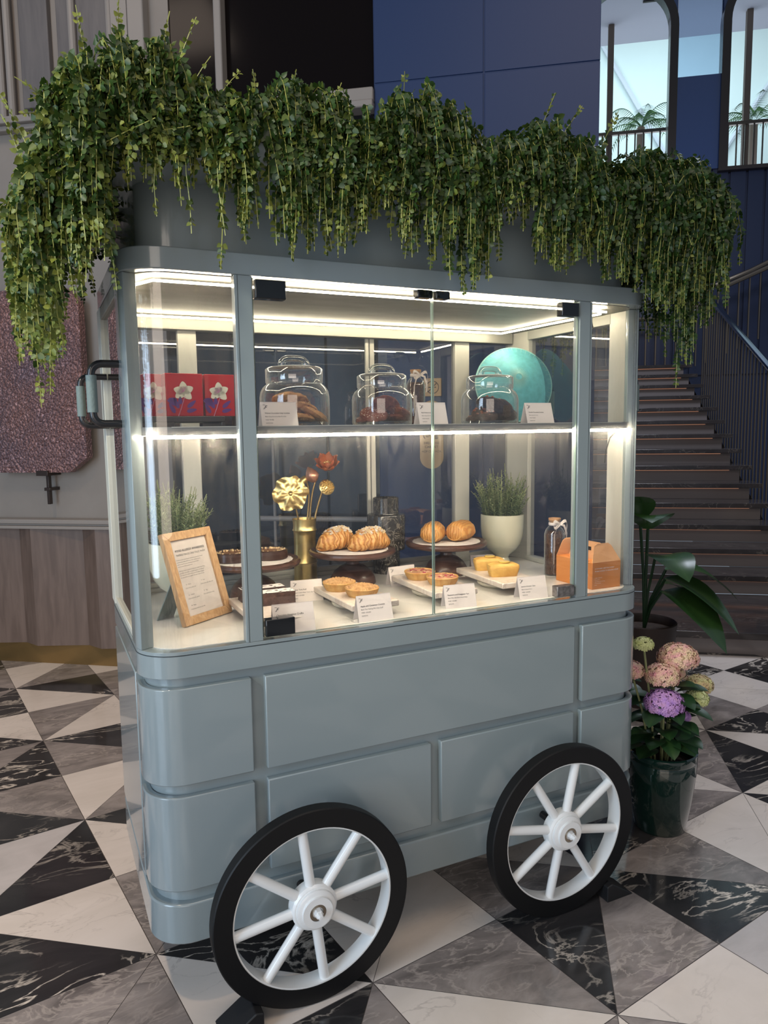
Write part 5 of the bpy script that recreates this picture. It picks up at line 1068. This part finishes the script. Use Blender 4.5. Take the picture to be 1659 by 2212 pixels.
# ------------------------------------------------------------------ plants on the floor at the right
t = thing('hydrangea_planter', 'pink, purple and lime hydrangeas in a glossy dark green pot beside the cart', 'potted plant', (1.520, .130, 0))
O('pot', MB().lathe([(0, 0), (.086, 0), (.090, .006), (.108, .11), (.121, .22), (.122, .262), (.1205, .268), (.124, .274), (.124, .298), (.118, .302), (.113, .296), (.112, .2), (0, .18)], 64), 'potgreen', t)
O('soil', MB().lathe([(0, .25), (.112, .245)], 24), 'soil', t)
def leafshape(mb, p, d, nrm, L_, w_, tones, tn, fold=.15, droop=.3, n=7):
    d, nrm = Vector(d).normalized(), Vector(nrm).normalized(); s = d.cross(nrm).normalized(); nrm = s.cross(d); o = len(mb.v); vs = []
    for i in range(n+1):
        q = i/n; c = Vector(p)+d*L_*q-Vector((0, 0, 1))*droop*L_*q*q; ww = w_*math.sin(PI*min(1, q*.97+.03))**.75*(1-.25*q)
        for k in (-1, -.5, 0, .5, 1): vs.append(c+s*ww*k+nrm*fold*ww*abs(k)*1.2)
    mb.add(vs, [(i*5+j, i*5+j+1, (i+1)*5+j+1, (i+1)*5+j) for i in range(n) for j in range(4)]); tones += [min(1, max(0, tn+(.25 if k_ % 5 == 2 else 0))) for k_ in range(len(vs))]
rr = np.random.default_rng(11); heads = [((1.407, .12, .709), .030, 'hp3'), ((1.576, .12, .635), .062, 'hp1'), ((1.480, .10, .588), .052, 'hp1'), ((1.462, .07, .500), .058, 'hp2'), ((1.632, .08, .485), .036, 'hp3'), ((1.700, .13, .51), .043, 'hp4'), ((1.60, .16, .56), .04, 'hp1'), ((1.40, .17, .60), .04, 'hp1'), ((1.58, .10, .42), .028, 'hp2')]
lm = MB(); tn_ = []; sm_ = MB()
for (hx, hy, hz), hr, mk in heads:
    hr *= 1.1
    c = Vector((hx-1.52, hy-.13, hz)); hb_ = MB()
    for k in range(int(420*(hr/.05)**1.7)):
        z_ = rr.uniform(-.45, 1); a = rr.uniform(0, 2*PI); q = math.sqrt(1-z_*z_); nv = Vector((q*math.cos(a), q*math.sin(a), z_)); p = c+Vector((nv.x*hr, nv.y*hr, nv.z*hr*.72))*rr.uniform(.84, 1.1)
        u_ = nv.cross(Vector((rr.normal(), rr.normal(), rr.normal()))).normalized(); v_ = nv.cross(u_); s_ = rr.uniform(.006, .0095)
        vs = [p+nv*.001]; 
        for kk in range(4):
            b_ = PI/2*kk; e1 = u_*math.cos(b_)+v_*math.sin(b_); e2 = u_*math.cos(b_+.7)+v_*math.sin(b_+.7); e3 = u_*math.cos(b_-.7)+v_*math.sin(b_-.7); vs += [p+e3*s_*.8-nv*.0005, p+e1*s_*1.25+nv*.001, p+e2*s_*.8-nv*.0005]
        hb_.add(vs, [(0, 1+3*i, 2+3*i, 3+3*i) for i in range(4)])
    O('flower_head', hb_, mk, t, smooth=0, recalc=False); b0 = Vector((c.x*.3, c.y*.3, .25)); sm_.tube([b0, (b0+c)/2+Vector((0, 0, .03)), c], .004, 6)
for k in range(52):
    a = rr.uniform(0, 2*PI); el = rr.uniform(-.1, .7); z0 = rr.uniform(.30, .56); r0 = rr.uniform(.02, .09); d = Vector((math.cos(a), math.sin(a), el)); leafshape(lm, Vector((r0*math.cos(a), r0*math.sin(a), z0)), d, (0, 0, 1), rr.uniform(.085, .13), rr.uniform(.036, .052), tn_, rr.uniform(.1, .7), .15, .35)
O('stems', sm_, 'rosestem', t); o = O('leaves', lm, 'hleaf', t, smooth=80, recalc=False); at = o.data.attributes.new('tone', 'FLOAT', 'POINT'); at.data.foreach_set('value', np.array(tn_, dtype=np.float32))
# big-leaf plant behind
BX, BY = 2.387, 1.10
t = thing('big_leaf_plant', 'broad glossy dark leaves drooping from a brown pot at the foot of the stairs', 'potted plant', (BX, BY, 0))
O('pot', MB().lathe([(0, 0), (.13, 0), (.165, .44), (.160, .445), (.15, .43), (.15, .40), (0, .39)], 40), 'potbrown', t); O('soil', MB().lathe([(0, .405), (.15, .40)], 20), 'soil', t)
lm = MB(); tn_ = []; sm_ = MB(); rr = np.random.default_rng(5)
for (a, L_, w_, el, z1, dr) in ((-.63, .38, .17, .30, .72, .7), (-1.0, .36, .17, .0, .68, .7), (-.30, .30, .12, .0, .64, .9), (-1.35, .36, .16, .2, .62, .9), (-2.3, .42, .13, .9, .95, .5), (-2.7, .42, .13, 1.0, 1.0, .4), (-1.9, .38, .13, .5, .8, .6)):
    d = Vector((math.cos(a), math.sin(a), 0)); p = d*.10+Vector((0, 0, z1)); sm_.tube([(0, 0, .40), d*.03+Vector((0, 0, (z1+.4)/2)), p], .008, 6); leafshape(lm, p, d+Vector((0, 0, el)), (-d.x*el, -d.y*el, 1), L_, w_, tn_, rr.uniform(.2, .6), .12, dr, 10)
O('stalks', sm_, 'hleaf', t); o = O('leaves', lm, 'bigleaf', t, smooth=80, recalc=False); at = o.data.attributes.new('tone', 'FLOAT', 'POINT'); at.data.foreach_set('value', np.array(tn_, dtype=np.float32))
